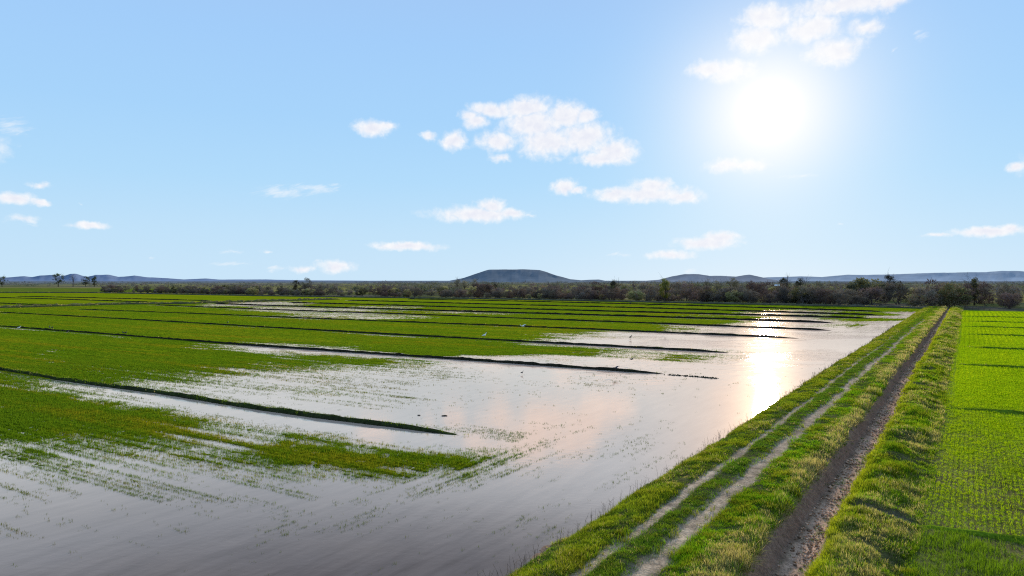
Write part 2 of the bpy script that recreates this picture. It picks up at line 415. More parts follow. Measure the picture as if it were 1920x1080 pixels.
# ------------------------------------------------------------------ setting: plain, water, field
def build_ground():
    rad = np.r_[0, 200, 235, np.geomspace(260, 45000, 60)]
    ang = np.linspace(-math.pi, math.pi, 181)
    Rr, A = np.meshgrid(rad, ang, indexing='ij')
    X = Rr*np.sin(A); Y = Rr*np.cos(A)
    Z = np.where(Rr < 240, -.9, -.35)+np.where(Rr > 400, fbm(X*.004, Y*.004, 40)*.25, 0)
    n1 = fbm(X*.011, Y*.011, 41); n2 = fbm(X*.03, Y*.03, 42)
    near = np.array([.27, .225, .06]); oliv = np.array([.11, .115, .035]); tan = np.array([.26, .2, .10])
    c = near+(oliv-near)*sstep(-.2, .3, n1)[..., None]+(tan-near)*sstep(.1, .45, n2)[..., None]
    far = np.array([.17, .19, .21]); f = sstep(700, 5000, Rr)[..., None]  # distance haze mixed into the plain's colour
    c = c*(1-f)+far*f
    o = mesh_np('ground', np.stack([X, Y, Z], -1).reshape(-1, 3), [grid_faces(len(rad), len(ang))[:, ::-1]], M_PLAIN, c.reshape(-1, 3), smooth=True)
    tag(o, 'flat scrubby plain of dry olive grass stretching to the hills', 'ground', kind='structure')
build_ground()

def build_water():
    pts = [wt(-12.2, -25), wt(-12.2, 268)]+[tuple(p) for p in FARB[::-1][1:]]+[(-620, 300), (-160, -25)]
    V = np.array([(x, y, 0.0) for x, y in pts])
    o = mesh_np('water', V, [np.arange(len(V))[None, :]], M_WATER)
    if o.data.polygons[0].normal.z < 0: o.data.flip_normals()
    tag(o, 'shallow silver grey flood water lying over the young crop', 'water', kind='structure')
build_water()

G_FULL = np.array([.19, .25, .004])
def build_field():
    pxs = np.arange(-330, 1800, 3.2)
    pys = HZ+np.exp(np.linspace(math.log(19.5), math.log(900), 620))
    PX, PY = np.meshgrid(pxs, pys, indexing='xy')
    x, y = ground(PX.ravel(), PY.ravel())
    G, n, a, t, al, ac, head = cover_full(x, y)
    h = np.clip(.16*(G-.80+.34*n+.35*fbm(x*2.2, y*2.2, 27, 3)*sstep(110, 60, y)), -.12, .05)
    lim = np.interp(PX.ravel(), FARB_PX[:, 0], FARB_PX[:, 1])
    ok = (PY.ravel() > lim-.3) & (a < -12.7) & (h > -.022)
    okf = ok.reshape(PX.shape)
    anyv = okf[:-1, :-1] | okf[1:, :-1] | okf[:-1, 1:] | okf[1:, 1:]
    geo = ((PY.ravel() > lim-.3) & (a < -12.7)).reshape(PX.shape)
    allg = geo[:-1, :-1] & geo[1:, :-1] & geo[:-1, 1:] & geo[1:, 1:]
    Fq = grid_faces(*PX.shape)[(anyv & allg).ravel()]
    used = np.unique(Fq); re = np.full(len(x), -1); re[used] = np.arange(len(used))
    c = np.empty((len(x), 3))
    mud = np.array([.06, .065, .02]); wet = sstep(.55, .95, G+.2*n)[:, None]
    y2 = np.array([.25, .265, .006])
    gg = G_FULL+(y2-G_FULL)*sstep(0, .5, fbm(al*.01, ac*.06, 31))[:, None]
    c = mud*(1-wet)+gg*(.62+.38*sstep(40, 110, y))[:, None]*wet
    V = np.stack([x, y, h], 1)[used]
    o = mesh_np('field', V, [re[Fq][:, ::-1]], M_CROP, c[used], smooth=True)
    if o.data.polygons[0].normal.z < 0: o.data.flip_normals()
    tag(o, 'half drowned green crop field left of the track', 'field', kind='structure')
build_field()

def build_crop_grass():
    Vs = []; Fs = []; Cs = []; off = 0
    zb = np.geomspace(19, 300, 26)
    for z0, z1 in zip(zb[:-1], zb[1:]):
        zm = (z0+z1)/2
        area = (z1-z0)*zm*1.62
        dens = 105*(28/zm)**1.6*(1 if zm < 110 else .7)
        n = int(area*dens)
        y = rng.uniform(z0, z1, n); x = rng.uniform(-.84, .78, n)*y
        a, t, al, ac, head = row_coords(x, y)
        # snap to drill rows
        rw = .42*max(1, round(zm/60))
        jit = rng.normal(0, .05+.0006*zm, n)
        a2 = np.round(a/rw)*rw+jit; ac2 = np.round(ac/rw)*rw+jit
        xh, yh = wt(a2, t); xl = al*ldx-ac2*ldy; yl = al*ldy+ac2*ldx
        x = np.where(head > .5, xh, xl); y = np.where(head > .5, yh, yl)
        G, nn, a, t, al, ac, head = cover_full(x, y)
        px, py = to_px(x, y); lim = np.interp(px, FARB_PX[:, 0], FARB_PX[:, 1])
        p = sstep(.02, .8, G+.62*nn+.08)*.97*sstep(.02, .26, G)
        p = p+.03*sstep(.3, .8, nn)
        k = (rng.uniform(0, 1, n) < p) & (a < -13.0) & (py > lim+.4) & (cover_full.dmin > .75)
        x, y, G, nn, al, ac = (q[k] for q in (x, y, G, nn, al, ac)); m = len(x)
        if not m: continue
        h = np.clip(.16*(G-.76+.34*nn), -.03, .05)
        P = np.stack([x, y, h], 1)
        s = zm/28
        tall = (.11+.07*sstep(.2, .9, G))*rng.uniform(.7, 1.3, m)
        hue = .8*fbm(al*.03, ac*.12, 33)+1.1*fbm(al*.03, ac*.8, 35)*(1-head[k])+.5*fbm(x*.6, y*.6, 34)+rng.normal(0, .22 if zm < 80 else .1, m)
        cg = np.array([.10, .175, .008]); cy = np.array([.20, .195, .01]); cd = np.array([.05, .075, .018])
        c = cg+(cy-cg)*np.clip(hue*1.2, 0, 1)[:, None]
        lowf = (1-sstep(.1, .5, G))[:, None]*.65
        c = c*(1-lowf)+cd*lowf
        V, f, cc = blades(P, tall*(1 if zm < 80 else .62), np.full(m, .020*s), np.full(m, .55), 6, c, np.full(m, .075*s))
        Vs.append(V); Fs.append(f[0]+off); Cs.append(cc); off += len(V)
    o = mesh_np('crop_grass', np.concatenate(Vs), [np.concatenate(Fs)], M_CROPG, np.concatenate(Cs))
    tag(o, 'thin green blades of drowned crop standing in rows out of the flood water', 'grass', kind='stuff')
build_crop_grass()

# ------------------------------------------------------------------ levees
def ridge(name, P, label, cat, hgt, wid, base, top, grassy=0.0, group=None, step=.5, tip=True, z0=-.12, lump=.35, mat=None, seed=0, straw=.3, gden=10):
    P = resample(P, step if np.linalg.norm(P[0]) < 250 else 1.2); n = len(P)
    d = np.gradient(P, axis=0); d /= np.linalg.norm(d, axis=1)[:, None]; nr = np.stack([-d[:, 1], d[:, 0]], 1)
    s = np.r_[0, np.cumsum(np.linalg.norm(np.diff(P, axis=0), axis=1))]
    prof = [(-1, 0), (-.72, .38), (-.42, .86), (-.12, 1.0), (.15, .98), (.45, .8), (.75, .35), (1, 0)]
    taper = np.ones(n)
    if tip: taper = np.minimum(1, np.minimum(s+.3, s[-1]-s+.3)/5.0)**.7
    V = []; C = []
    for k, (u, w) in enumerate(prof):
        ww = wid/2*u*(1+.3*fbm(s*.5, s*0+k*3.1, 51+seed))
        hz = (hgt-z0)*w*taper*(1+lump*fbm(s*.8, s*0+k*1.7, 57+seed))+z0
        V.append(np.stack([P[:, 0]+nr[:, 0]*ww, P[:, 1]+nr[:, 1]*ww, hz], 1))
        g = np.clip(w*grassy*(1+.8*fbm(s*.6, s*0+k, 61+seed)), 0, 1)[:, None]
        C.append(np.array(base)*(1-g)+np.array(top)*g)
    V = np.stack(V, 1).reshape(-1, 3); C = np.stack(C, 1).reshape(-1, 3)
    o = mesh_np(name, V, [grid_faces(n, len(prof))], mat or M_MUD, C, smooth=True)
    if sum(p.normal.z for p in o.data.polygons[:50]) < 0: o.data.flip_normals()
    tag(o, label, cat, group)
    if grassy > 0:           # the grass growing on this ridge is part of it
        L = s[-1]; dm = np.linalg.norm(P.mean(0))
        m = int(min(14000, L*wid*gden*(60/max(40, dm))**.8))
        q = rng.uniform(0, 1, m)*(n-1); i = np.clip(q.astype(int), 0, n-2); u = np.clip(rng.normal(.1, .38, m), -.9, .9)
        x = P[i, 0]+(P[i+1, 0]-P[i, 0])*(q-i)+nr[i, 0]*u*wid/2; y = P[i, 1]+(P[i+1, 1]-P[i, 1])*(q-i)+nr[i, 1]*u*wid/2
        z = hgt*np.clip(1.1-np.abs(u)**1.6*1.2, 0, 1)*taper[i]*.9
        keep = rng.uniform(0, 1, m) < np.clip(grassy+.8*fbm(s[i]*.4, u*2, 66+seed), 0, 1)
        x, y, z = x[keep], y[keep], z[keep]; m = len(x)
        if m:
            dist = np.hypot(x, y); sc_ = np.maximum(1, dist/30)
            cg = np.array([.10, .16, .01]); cs = np.array([.30, .25, .10])
            f = (rng.uniform(0, 1, m) < straw)[:, None]
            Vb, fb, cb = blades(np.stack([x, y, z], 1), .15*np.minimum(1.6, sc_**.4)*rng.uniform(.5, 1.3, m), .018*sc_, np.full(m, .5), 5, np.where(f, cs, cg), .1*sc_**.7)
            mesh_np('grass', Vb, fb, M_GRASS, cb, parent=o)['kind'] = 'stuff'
    return o
for i, ((_, lab), P) in enumerate(zip(LEVEES, LV)):
    far = i >= 5
    ridge('levee', P, lab, 'levee', [.25, .27, .28, .28, .31][i] if i < 5 else .42, [.95, .85, .9, 1.0, 1.1][i] if i < 5 else 1.4, (.022, .019, .014), (.055, .08, .014), [.5, .08, .06, .05, 0, 0, 0, 0, 0, .3, .1, .1][i], 'levees across the flooded field', seed=i*7, straw=.12, gden=16)
ridge('grassy_bank', CROSS, 'ragged straw topped bank crossing the green paddocks at far left', 'bank', .8, 3.0, (.045, .045, .02), (.2, .18, .06), .85, lump=.9, seed=90, straw=.75, gden=10)
ridge('canal_bank', FARB, 'long dark bank with pale dry crest closing the far side of the field', 'bank', .75, 3.6, (.03, .035, .018), (.26, .22, .14), .4, lump=.35, seed=95, straw=.7, gden=4)
# clods that continue the second levee
def clods(name, pts, n, spread, size, label, cat, col, z=0.0):
    mb = MB(); P = resample(line(pts), .2)
    for k in range(n):
        q = P[rng.integers(len(P))]; s = size*rng.uniform(.4, 1.2)
        th = rng.uniform(0, 2*math.pi, 6); 
        V = np.array([(1, 0, 0), (-1, 0, 0), (0, 1, 0), (0, -1, 0), (0, 0, 1), (0, 0, -.4)], float)*s*rng.uniform(.6, 1.4, (6, 1))
        V[:, 0] += q[0]+rng.normal(0, spread); V[:, 1] += q[1]+rng.normal(0, spread*.4); V[:, 2] += z
        mb.add(V, [[(0, 2, 4), (2, 1, 4), (1, 3, 4), (3, 0, 4), (2, 0, 5), (1, 2, 5), (3, 1, 5), (0, 3, 5)]], np.array(col)*rng.uniform(.7, 1.4))
    o = mb.build(name, M_MUD); tag(o, label, cat, kind='stuff'); return o
clods('mud_clods', [(1255, 703), (1300, 706), (1345, 710)], 160, .3, .10, 'broken mud clods trailing off the end of the second levee', 'mud clods', (.035, .04, .02))
for nm, px, py, w, lab in [('mud_island', 833, 780, .27, 'small flat dark mud lump in open water beyond the nearest levee'), ('mud_island', 785, 779, .15, 'tiny dark mud lump left of the flat mud lump in open water')]:
    mb = MB(); x, y = ground(px, py)
    for k in range(6):
        ang = np.arange(8)*math.pi/4; r = w*.5*rng.uniform(.4, .8)
        cx, cy = x+rng.normal(0, w*.35), y+rng.normal(0, w*.15)
        V = np.concatenate([np.stack([cx+np.cos(ang)*r*1.6, cy+np.sin(ang)*r*.7, np.full(8, -.03)], 1), np.stack([cx+np.cos(ang)*r*1.0, cy+np.sin(ang)*r*.4, rng.uniform(.03, .07, 8)], 1)])
        mb.add(V, [[(j, (j+1) % 8, 8+(j+1) % 8, 8+j) for j in range(8)], [tuple(range(8, 16))]], (.03, .028, .02))
    tag(mb.build(nm, M_MUD), lab, 'mud lump')

# ------------------------------------------------------------------ track, ditch, right bank (one swept section, four pieces)
SECT = np.array([(-14.4, -.5), (-13.3, -.12), (-12.85, .03), (-12.45, .3), (-11.9, .52), (-11.2, .62), (-10.85, .6), (-10.7, .54), (-10.2, .54), (-10.05, .61), (-9.6, .65), (-9.3, .62),
 (-9.15, .53), (-8.45, .53), (-8.25, .60), (-7.4, .66), (-6.75, .62), (-6.35, .5), (-6.15, .28), (-5.98, .0), (-5.8, -.22), (-5.45, -.3), (-4.9, -.3), (-4.68, -.1), (-4.5, .25), (-4.3, .5), (-3.9, .66), (-3.3, .68), (-2.7, .52), (-2.2, .32), (-1.7, .2)])
def sect_z(a): return np.interp(a, SECT[:, 0], SECT[:, 1])
def wob(t, a=None):
    w = .22*fbm(t*.045, t*0+1.5, 71)+.10*fbm(t*.25, t*0+4.5, 72)
    return w if a is None else w+.15*fbm(t*.42, a*.45, 70, 3)
RILLS_PX = [(1714, 983), (1752, 762), (1775, 682), (1788, 650), (1793, 626), (1796, 612), (1797.5, 602), (1799, 593)]
RILLS = []
for q in RILLS_PX:
    x, y = ground(*q, .2); RILLS.append((float(x), float(y)))
def rill_dist(x, y):
    best = np.full(np.shape(x), 99.0)
    for (rx, ry) in RILLS:
        best = np.minimum(best, np.abs((x-rx)*(-ldy)+(y-ry)*ldx))
    return best
def bank_z(a, t):
    z = sect_z(a)
    x, y = wt(a, t)
    lum = .10*fbm(a*.9, t*.5, 73)+.06*fbm(a*2.5, t*2.2, 74)
    rt = sstep(-4.4, -3.9, a)*sstep(-1.5, -2.2, a)
    lum = lum+rt*.30*fbm(a*.55, t*.5, 75)
    flat = np.exp(-((a+10.45)/.35)**2)+np.exp(-((a+8.8)/.4)**2)+np.exp(-((a+5.3)/.5)**2)
    z = z+.85*lum*(1-.7*np.clip(flat, 0, 1))
    z = z-.30*rt*np.exp(-(rill_dist(x, y)/.35)**2)
    return z
def rut_mask(a, t):
    d1 = np.exp(-((a+10.45)/.27)**4)*(1.08+.4*fbm(t*.22, a*1.1, 76)); d2 = np.exp(-((a+8.8)/.46)**4)*(1.12+.35*fbm(t*.3, a*1.2, 77))
    fade = 1-sstep(185, 215, t)
    return np.clip(np.maximum(d1*(1-sstep(120, 165, t)*.7), d2)*fade, 0, 1)
def build_bank():
    A = np.unique(np.concatenate([np.interp(np.linspace(0, 1, k+1), [0, 1], [SECT[i, 0], SECT[i+1, 0]]) for i, k in enumerate(np.maximum(2, np.ceil(np.diff(SECT[:, 0])/.16)).astype(int))]))
    T = [2.0]
    while T[-1] < 292: T.append(T[-1]+max(.16, .16*(T[-1]/30)**1.1))
    T = np.array(T)
    tt, aa = np.meshgrid(T, A, indexing='ij')
    z = bank_z(aa, tt); w = wob(tt, aa)*sstep(-14.4, -12.8, aa)
    x, y = wt(aa+w, tt)
    rut = rut_mask(aa, tt)[..., None]
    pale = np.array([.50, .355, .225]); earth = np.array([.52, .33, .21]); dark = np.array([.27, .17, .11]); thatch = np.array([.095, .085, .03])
    nn = fbm(aa*1.1, tt*.6, 79)[..., None]
    c = thatch*(1+.5*nn)
    n9 = fbm(aa*3.5, tt*2.6, 98, 3)[..., None]
    c = c*(1-rut)+pale*np.clip(.95+.25*nn+.4*n9, .4, 1.3)*rut
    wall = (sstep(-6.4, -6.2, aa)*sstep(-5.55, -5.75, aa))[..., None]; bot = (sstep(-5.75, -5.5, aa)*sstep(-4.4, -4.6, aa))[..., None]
    c = c*(1-wall)+dark*wall; c = c*(1-bot)+earth*(1+.4*nn)*bot  # shade on the left wall is put into its darker earth colour
    rd = np.exp(-(rill_dist(x, y)/.3)**2)*sstep(-4.3, -3.8, aa)
    rd = np.clip(rd, 0, 1)[..., None]; c = c*(1-rd)+np.array([.17, .13, .10])*rd
    wet = sstep(-12.55, -12.9, aa)[..., None]; c = c*(1-wet)+dark*wet
    V = np.stack([x, y, z], -1).reshape(-1, 3); C = c.reshape(-1, 3)
    Fq = grid_faces(len(T), len(A)); am = (A[:-1]+A[1:])/2; fc = np.tile(am, len(T)-1)
    parts = [('grass_verge', -14.5, -10.78, 'sloping grass verge between the flood water and the track'),
             ('dirt_track', -10.78, -8.36, 'two pale wheel ruts of a farm track with a grassy middle'),
             ('track_shoulder', -8.36, -6.25, 'rough grass shoulder between the track and the ditch'),
             ('ditch', -6.25, -4.55, 'dry earth ditch with a dark left wall and cloddy bottom'),
             ('ditch_bank', -4.55, -1.6, 'lumpy grass bank between the ditch and the green field')]
    for nm, a0, a1, lab in parts:
        f = Fq[(fc >= a0) & (fc < a1)]; u = np.unique(f); re = np.full(len(V), -1); re[u] = np.arange(len(u))
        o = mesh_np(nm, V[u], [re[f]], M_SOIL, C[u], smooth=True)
        if sum(p.normal.z for p in o.data.polygons[:200]) < 0: o.data.flip_normals()
        tag(o, lab, nm.replace('_', ' '), kind='structure')
build_bank()

def build_bank_grass():
    Vs = []; F4 = []; F3 = []; Cs = []; off = 0
    tb = np.r_[np.geomspace(14, 288, 24)]
    for t0, t1 in zip(tb[:-1], tb[1:]):
        tm = (t0+t1)/2; zm = max(18, tm*.83)
        n = int((t1-t0)*11.4*230*(25/zm)**1.45)
        a = rng.uniform(-12.95, -1.55, n); t = rng.uniform(t0, t1, n)
        x, y = wt(a+wob(t, a), t)
        rut = rut_mask(a, t)
        cl = fbm(a*.9, t*.7, 81); cl2 = fbm(a*2.2, t*1.9, 82); st_ = fbm(a*.7, t*.22, 83)
        ditch = sstep(-6.35, -6.1, a)*sstep(-4.35, -4.55, a)
        rd = np.exp(-(rill_dist(x, y)/.28)**2)*sstep(-4.3, -3.8, a)
        p = (1-rut*np.clip(1.0-.07*sstep(.2, .6, cl2), 0, 1))*(1-ditch*(.99-.16*sstep(.12, .45, fbm(a*1.2, t*.5, 97))*(a > -5.65)))*(1-rd*.85)*np.clip(.74+.75*cl+.45*cl2, .06, 1)
        k = rng.uniform(0, 1, n) < p
        a, t, x, y, cl, cl2, st_ = (q[k] for q in (a, t, x, y, cl, cl2, st_)); m = len(a)
        z = bank_z(a, t)
        s = zm/25
        mid = ((a > -10.2) & (a < -9.2)); sh = (a > -8.3) & (a < -5.9); rb = a > -4.6; vg = a < -10.7; dt = (a > -6.2) & (a < -4.6)
        hgt = np.where(mid, .09, np.where(vg, .15, np.where(sh, .11+.17*sstep(-7.4, -6.5, a), .19)))*np.clip(.88+.7*cl+.5*cl2, .3, 1.8)*rng.uniform(.6, 1.3, m)
        hgt = np.where(dt, .10, hgt); hgt = np.clip(hgt, .05, .55)
        green = np.array([.10, .195, .006]); dkg = np.array([.05, .10, .012]); oliv = np.array([.15, .165, .012]); straw = np.array([.36, .285, .13]); yel = np.array([.23, .26, .012])
        c = np.tile(green, (m, 1))
        def blend(c, to, f): f = np.clip(f, 0, 1)[:, None]; return c*(1-f)+to*f
        c = blend(c, oliv, sstep(-.1, .5, cl2+rng.normal(0, .25, m)))
        c = blend(c, oliv, vg*(.55+.4*cl)); c = blend(c, dkg, mid*.5*(1+cl))
        c = blend(c, dkg, sstep(.0, .5, -cl)*.85); c = c*(1+.35*fbm(a*1.6, t*1.3, 96))[:, None]
        sp_ = np.where(sh, -.02+.62*sstep(-7.7, -6.6, a)+.9*st_, np.where(rb, .26+1.0*st_, np.where(vg, .08+.25*st_, .02)))
        sp_ = sp_+.25*sstep(60, 200, t)*(sh | rb)
        c = blend(c, straw, (rng.uniform(0, 1, m) < np.clip(sp_, 0, .9))*rng.uniform(.5, 1, m))
        c = blend(c, yel, np.where(rb, .95*sstep(-3.7, -4.4, a), 0)+np.where(rb, .25, 0)*rng.uniform(0, 1, m))  # sunlit left edge of the bank painted as yellow-green
        c = np.where(dt[:, None], dkg*1.2, c)
        W = .0165*s**.9*rng.uniform(.7, 1.3, m)
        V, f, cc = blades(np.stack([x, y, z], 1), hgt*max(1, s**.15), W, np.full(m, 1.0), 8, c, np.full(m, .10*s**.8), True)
        Vs.append(V); F4.append(f[0]+off); F3.append(f[1]+off); Cs.append(cc); off += len(V)
    o = mesh_np('bank_grass', np.concatenate(Vs), [np.concatenate(F4), np.concatenate(F3)], M_GRASS, np.concatenate(Cs))
    tag(o, 'rough green and straw coloured grass covering the track verges and ditch bank', 'grass', kind='stuff')
build_bank_grass()

def build_weeds():
    mb = MB()
    for k in range(420):
        t = 16+rng.uniform(0, 1)**1.6*150; a = rng.normal(-12.65, .22); x, y = wt(a+wob(np.array(t)), t)
        h = rng.uniform(.2, .75); dx, dy = rng.normal(0, .18, 2)*h
        z = float(bank_z(np.array(a), np.array(t)))
        P = [(x, y, z-.03), (x+dx*.4, y+dy*.4, z+h*.55), (x+dx, y+dy, z+h)]
        w = .006*max(1, t/35)
        mb.tube(P, [w, w*.8, w*.4], 3, np.array((.13, .085, .05))*rng.uniform(.7, 1.3))
        for j in range(rng.integers(1, 4)):
            q = rng.uniform(.4, .9); b = np.array([x+dx*q, y+dy*q, z+h*q]); e = b+np.array([rng.normal(0, .09), rng.normal(0, .09), .12])
            mb.tube([b, e], [w*.6, w*.3], 3, np.array((.2, .14, .08)))
    tag(mb.build('dry_weeds', M_BARK), 'thin dead weed stalks sticking up along the water edge', 'weeds', kind='stuff')
    # clods and straw bits in the ditch bottom
    mb = MB()
    for k in range(5200):
        t = 14+rng.uniform(0, 1)**1.9*150; a = rng.uniform(-5.75, -4.65); x, y = wt(a+wob(np.array(t)), t)
        if vn(np.array(a*2.0), np.array(t*.9), 86) < rng.uniform(-.9, .3): continue
        z = float(sect_z(a)); s = rng.uniform(.02, .07)*(1+t/120)
        V = np.array([(1, 0, 0), (-1, 0, 0), (0, 1, 0), (0, -1, 0), (0, 0, .8), (0, 0, -.5)], float)*s*rng.uniform(.5, 1.4, (6, 1))
        V += (x, y, z+s*.3)
        col = np.array((.46, .30, .19))*rng.uniform(.5, 1.7)
        mb.add(V, [[(0, 2, 4), (2, 1, 4), (1, 3, 4), (3, 0, 4), (2, 0, 5), (1, 2, 5), (3, 1, 5), (0, 3, 5)]], col)
    tag(mb.build('soil_clods', M_SOIL), 'loose brown soil clods scattered along the ditch bottom', 'soil clods', kind='stuff')
build_weeds()
def dead_branch():
    x, y = ground(1473, 957, .1); mb = MB()
    u = np.array([st, ct, 0]); v = np.array([ct, -st, 0]); o = np.array([float(x), float(y), .22])
    mb.tube([o-u*.5-v*.25, o-u*.1+(0, 0, .06), o+u*.35+v*.16+(0, 0, .02), o+u*.6+v*.3+(0, 0, .1)], [.02, .03, .024, .01], 6, (.5, .42, .32))
    mb.tube([o+u*.1, o+u*.25-v*.18+(0, 0, .12), o+u*.45-v*.25+(0, 0, .2)], [.018, .014, .006], 5, (.5, .42, .32))
    tag(mb.build('dead_branch', M_BARK, smooth=True), 'pale forked dead branch lying on the left wall of the ditch', 'branch')
dead_branch()

# ------------------------------------------------------------------ right field
def rz_field(a, t): return .2+.03*fbm(a*.3, t*.3, 88)+.012*np.cos(2*np.pi*a/.22)
def build_right_field():
    A = np.r_[np.arange(-2.0, 14, .055), np.arange(14, 90, 1.0)]
    T = [0.0]
    while T[-1] < 268: T.append(T[-1]+max(.3, .3*(T[-1]/40)**1.2))
    T = np.array(T); tt, aa = np.meshgrid(T, A, indexing='ij')
    tmax = 268
    z = rz_field(aa, tt)-.12*sstep(-1.75, -2.0, aa); x, y = wt(aa, tt)
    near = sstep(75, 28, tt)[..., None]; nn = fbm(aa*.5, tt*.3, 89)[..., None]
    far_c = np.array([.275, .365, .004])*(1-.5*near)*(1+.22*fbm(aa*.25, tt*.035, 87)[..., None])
    soil = np.array([.17, .125, .055])*(1+.4*nn)
    mixf = near*np.clip(.55+.8*fbm(aa*.45, tt*.3, 93)[..., None], 0, .9)
    c = far_c*(1-mixf)+soil*mixf
    row = (.5+.5*np.cos(2*np.pi*aa/.22))[..., None]
    c = c*(.84+.30*row)
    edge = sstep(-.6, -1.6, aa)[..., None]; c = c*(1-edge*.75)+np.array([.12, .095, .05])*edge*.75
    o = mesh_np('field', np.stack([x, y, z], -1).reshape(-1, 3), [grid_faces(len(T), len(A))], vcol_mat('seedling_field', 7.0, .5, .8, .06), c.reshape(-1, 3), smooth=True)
    if o.data.polygons[0].normal.z < 0: o.data.flip_normals()
    tag(o, 'bright green seedling field right of the ditch bank', 'field', kind='structure')
    Vs = []; Fs = []; Cs = []; off = 0
    tb = np.geomspace(12, 262, 22)
    for t0, t1 in zip(tb[:-1], tb[1:]):
        tm = (t0+t1)/2; zm = max(16, tm*.86); wd = 6+.14*tm
        n = int((t1-t0)*wd*125*(25/zm)**1.4)
        a = rng.uniform(-1.6, -1.6+wd, n); t = rng.uniform(t0, t1, n)
        rw = .22*max(1, round(zm/45))
        a = np.round(a/rw)*rw+rng.normal(0, .030+.0003*zm, n)+.05*fbm(t*.2, a*.3, 94)
        x, y = wt(a, t)
        gap = fbm(a*.8, t*.5, 91); first = (x-RILLS[0][0])*(-ldy)+(y-RILLS[0][1])*ldx > 0
        rough = first.astype(float)
        k = (rng.uniform(0, 1, n) < np.clip(.85+.7*gap-.12*rough, .08, 1)) & (rill_dist(x, y) > .15)
        a, t, x, y, rough, gap = (q[k] for q in (a, t, x, y, rough, gap)); m = len(a)
        s = zm/25
        c1 = np.array([.155, .265, .004]); c2 = np.array([.28, .345, .006]); c3 = np.array([.08, .15, .010])
        f = np.clip(.45+.5*fbm(a*.2, t*.05, 92)+rng.normal(0, .25, m), 0, 1)[:, None]
        c = c1*(1-f)+c2*f
        c = np.where((rough > .5)[:, None], c*.25+c3*.75, c)
        h = (.10+.09*rough)*rng.uniform(.6, 1.3, m)*(1+.8*rough*gap)
        V, fc, cc = blades(np.stack([x, y, rz_field(a, t)], 1), h*max(1, s**.2), np.full(m, .016*s**.95), np.full(m, .8), 6, c, (.045+.05*rough)*s**.9)
        Vs.append(V); Fs.append(fc[0]+off); Cs.append(cc); off += len(V)
    o = mesh_np('seedling_grass', np.concatenate(Vs), [np.concatenate(Fs)], M_GRASS, np.concatenate(Cs))
    tag(o, 'rows of bright green seedlings in the right hand field', 'grass', kind='stuff')
build_right_field()
RL = ['low grassy ridge in the right field nearest the camera, with rough weeds before it', 'low shaded green ridge in the right field, second from the camera', 'low green ridge in the right field, third from the camera', 'low green ridge in the right field, fourth from the camera',
      'low green ridge in the right field, fifth from the camera', 'thin green ridge in the right field, third from its far edge', 'thin green ridge in the right field, second from its far edge', 'thin green ridge closest to the far edge of the right field']
for i, ((rx, ry), lab) in enumerate(zip(RILLS, RL)):
    P = np.array([(rx+ldx*d, ry+ldy*d) for d in np.linspace(.3, -70, 40)])
    ridge('field_ridge', P, lab, 'ridge', .37 if i else .40, 1.0 if i else .8, (.10, .15, .012), (.12, .19, .010), .9, 'ridges across the right field', z0=.12, seed=110+i, straw=.08 if i else .2, tip=True, lump=.5, gden=22 if i < 4 else 8, mat=M_MUD)

# far green paddock beyond the shrubs on the left
def far_paddock():
    P = line([(-300, 548.5), (180, 548.8), (330, 546), (430, 544), (430, 541.8), (180, 540.8), (-300, 540.2)], -.1)
    V = np.array([(x, y, -.02) for x, y in P])
    o = mesh_np('field', V, [np.arange(len(V))[None, :]], M_CROP, np.tile((.10, .15, .02), (len(V), 1)))
    if o.data.polygons[0].normal.z < 0: o.data.flip_normals()
    tag(o, 'distant green paddock behind the shrubs on the far left', 'field', kind='structure')
far_paddock()

# ------------------------------------------------------------------ hills
def hills(name, pts, D, depth, col, label, seed, fine=3.0):
    P = np.array(pts, float); xs = np.arange(P[0, 0], P[-1, 0]+.1, fine)
    ys = np.interp(xs, P[:, 0], P[:, 1])
    prof = [(-1, 0), (-.75, .18), (-.5, .45), (-.28, .74), (-.12, .93), (0, 1.0), (.15, 1.0), (.5, .6), (1, 0)]
    V = []; C = []
    top = np.maximum(CH+(HZ-ys)/F*D, 0)
    top = top+D*.00022*fbm(xs*.09, xs*0, seed, 3)*np.minimum(1, top/40)
    for k, (u, w) in enumerate(prof):
        Y = D+depth*u+depth*.12*fbm(xs*.03, xs*0+k*2.3, seed+3)*(abs(u) > .01)
        X = (xs-960)/F*Y
        z = np.maximum(top*w*(1-(.2*np.abs(fbm(xs*.06, xs*0+k*.9, seed+5)) if 0 < w < .95 else 0)), -2)
        V.append(np.stack([X, Y, z-(3 if w == 0 else 0)], 1)); g = 1+.16*fbm(xs*.08, xs*0+k*1.3, seed+8)
        C.append(np.array(col)[None, :]*g[:, None]*(1.18-.2*w))  # col carries the bluish distance haze
    n = len(xs)
    V = np.stack(V, 0).reshape(-1, 3); C = np.stack(C, 0).reshape(-1, 3)
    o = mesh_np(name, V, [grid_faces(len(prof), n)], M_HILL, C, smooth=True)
    if sum(p.normal.z for p in o.data.polygons) < 0: o.data.flip_normals()
    tag(o, label, 'hill', kind='structure')
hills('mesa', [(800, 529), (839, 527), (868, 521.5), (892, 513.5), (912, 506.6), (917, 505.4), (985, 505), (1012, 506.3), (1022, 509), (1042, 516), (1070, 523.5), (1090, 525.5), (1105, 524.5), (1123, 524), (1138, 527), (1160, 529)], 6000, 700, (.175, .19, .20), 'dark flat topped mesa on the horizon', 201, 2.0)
hills('hills', [(1160, 529), (1195, 527.5), (1235, 524.5), (1260, 518), (1285, 513.8), (1310, 514), (1330, 517), (1350, 517), (1380, 518.5), (1395, 516), (1405, 515), (1420, 518), (1440, 522.5), (1465, 527)], 7000, 800, (.26, .255, .262), 'low grey double hill right of the mesa', 211, 2.0)
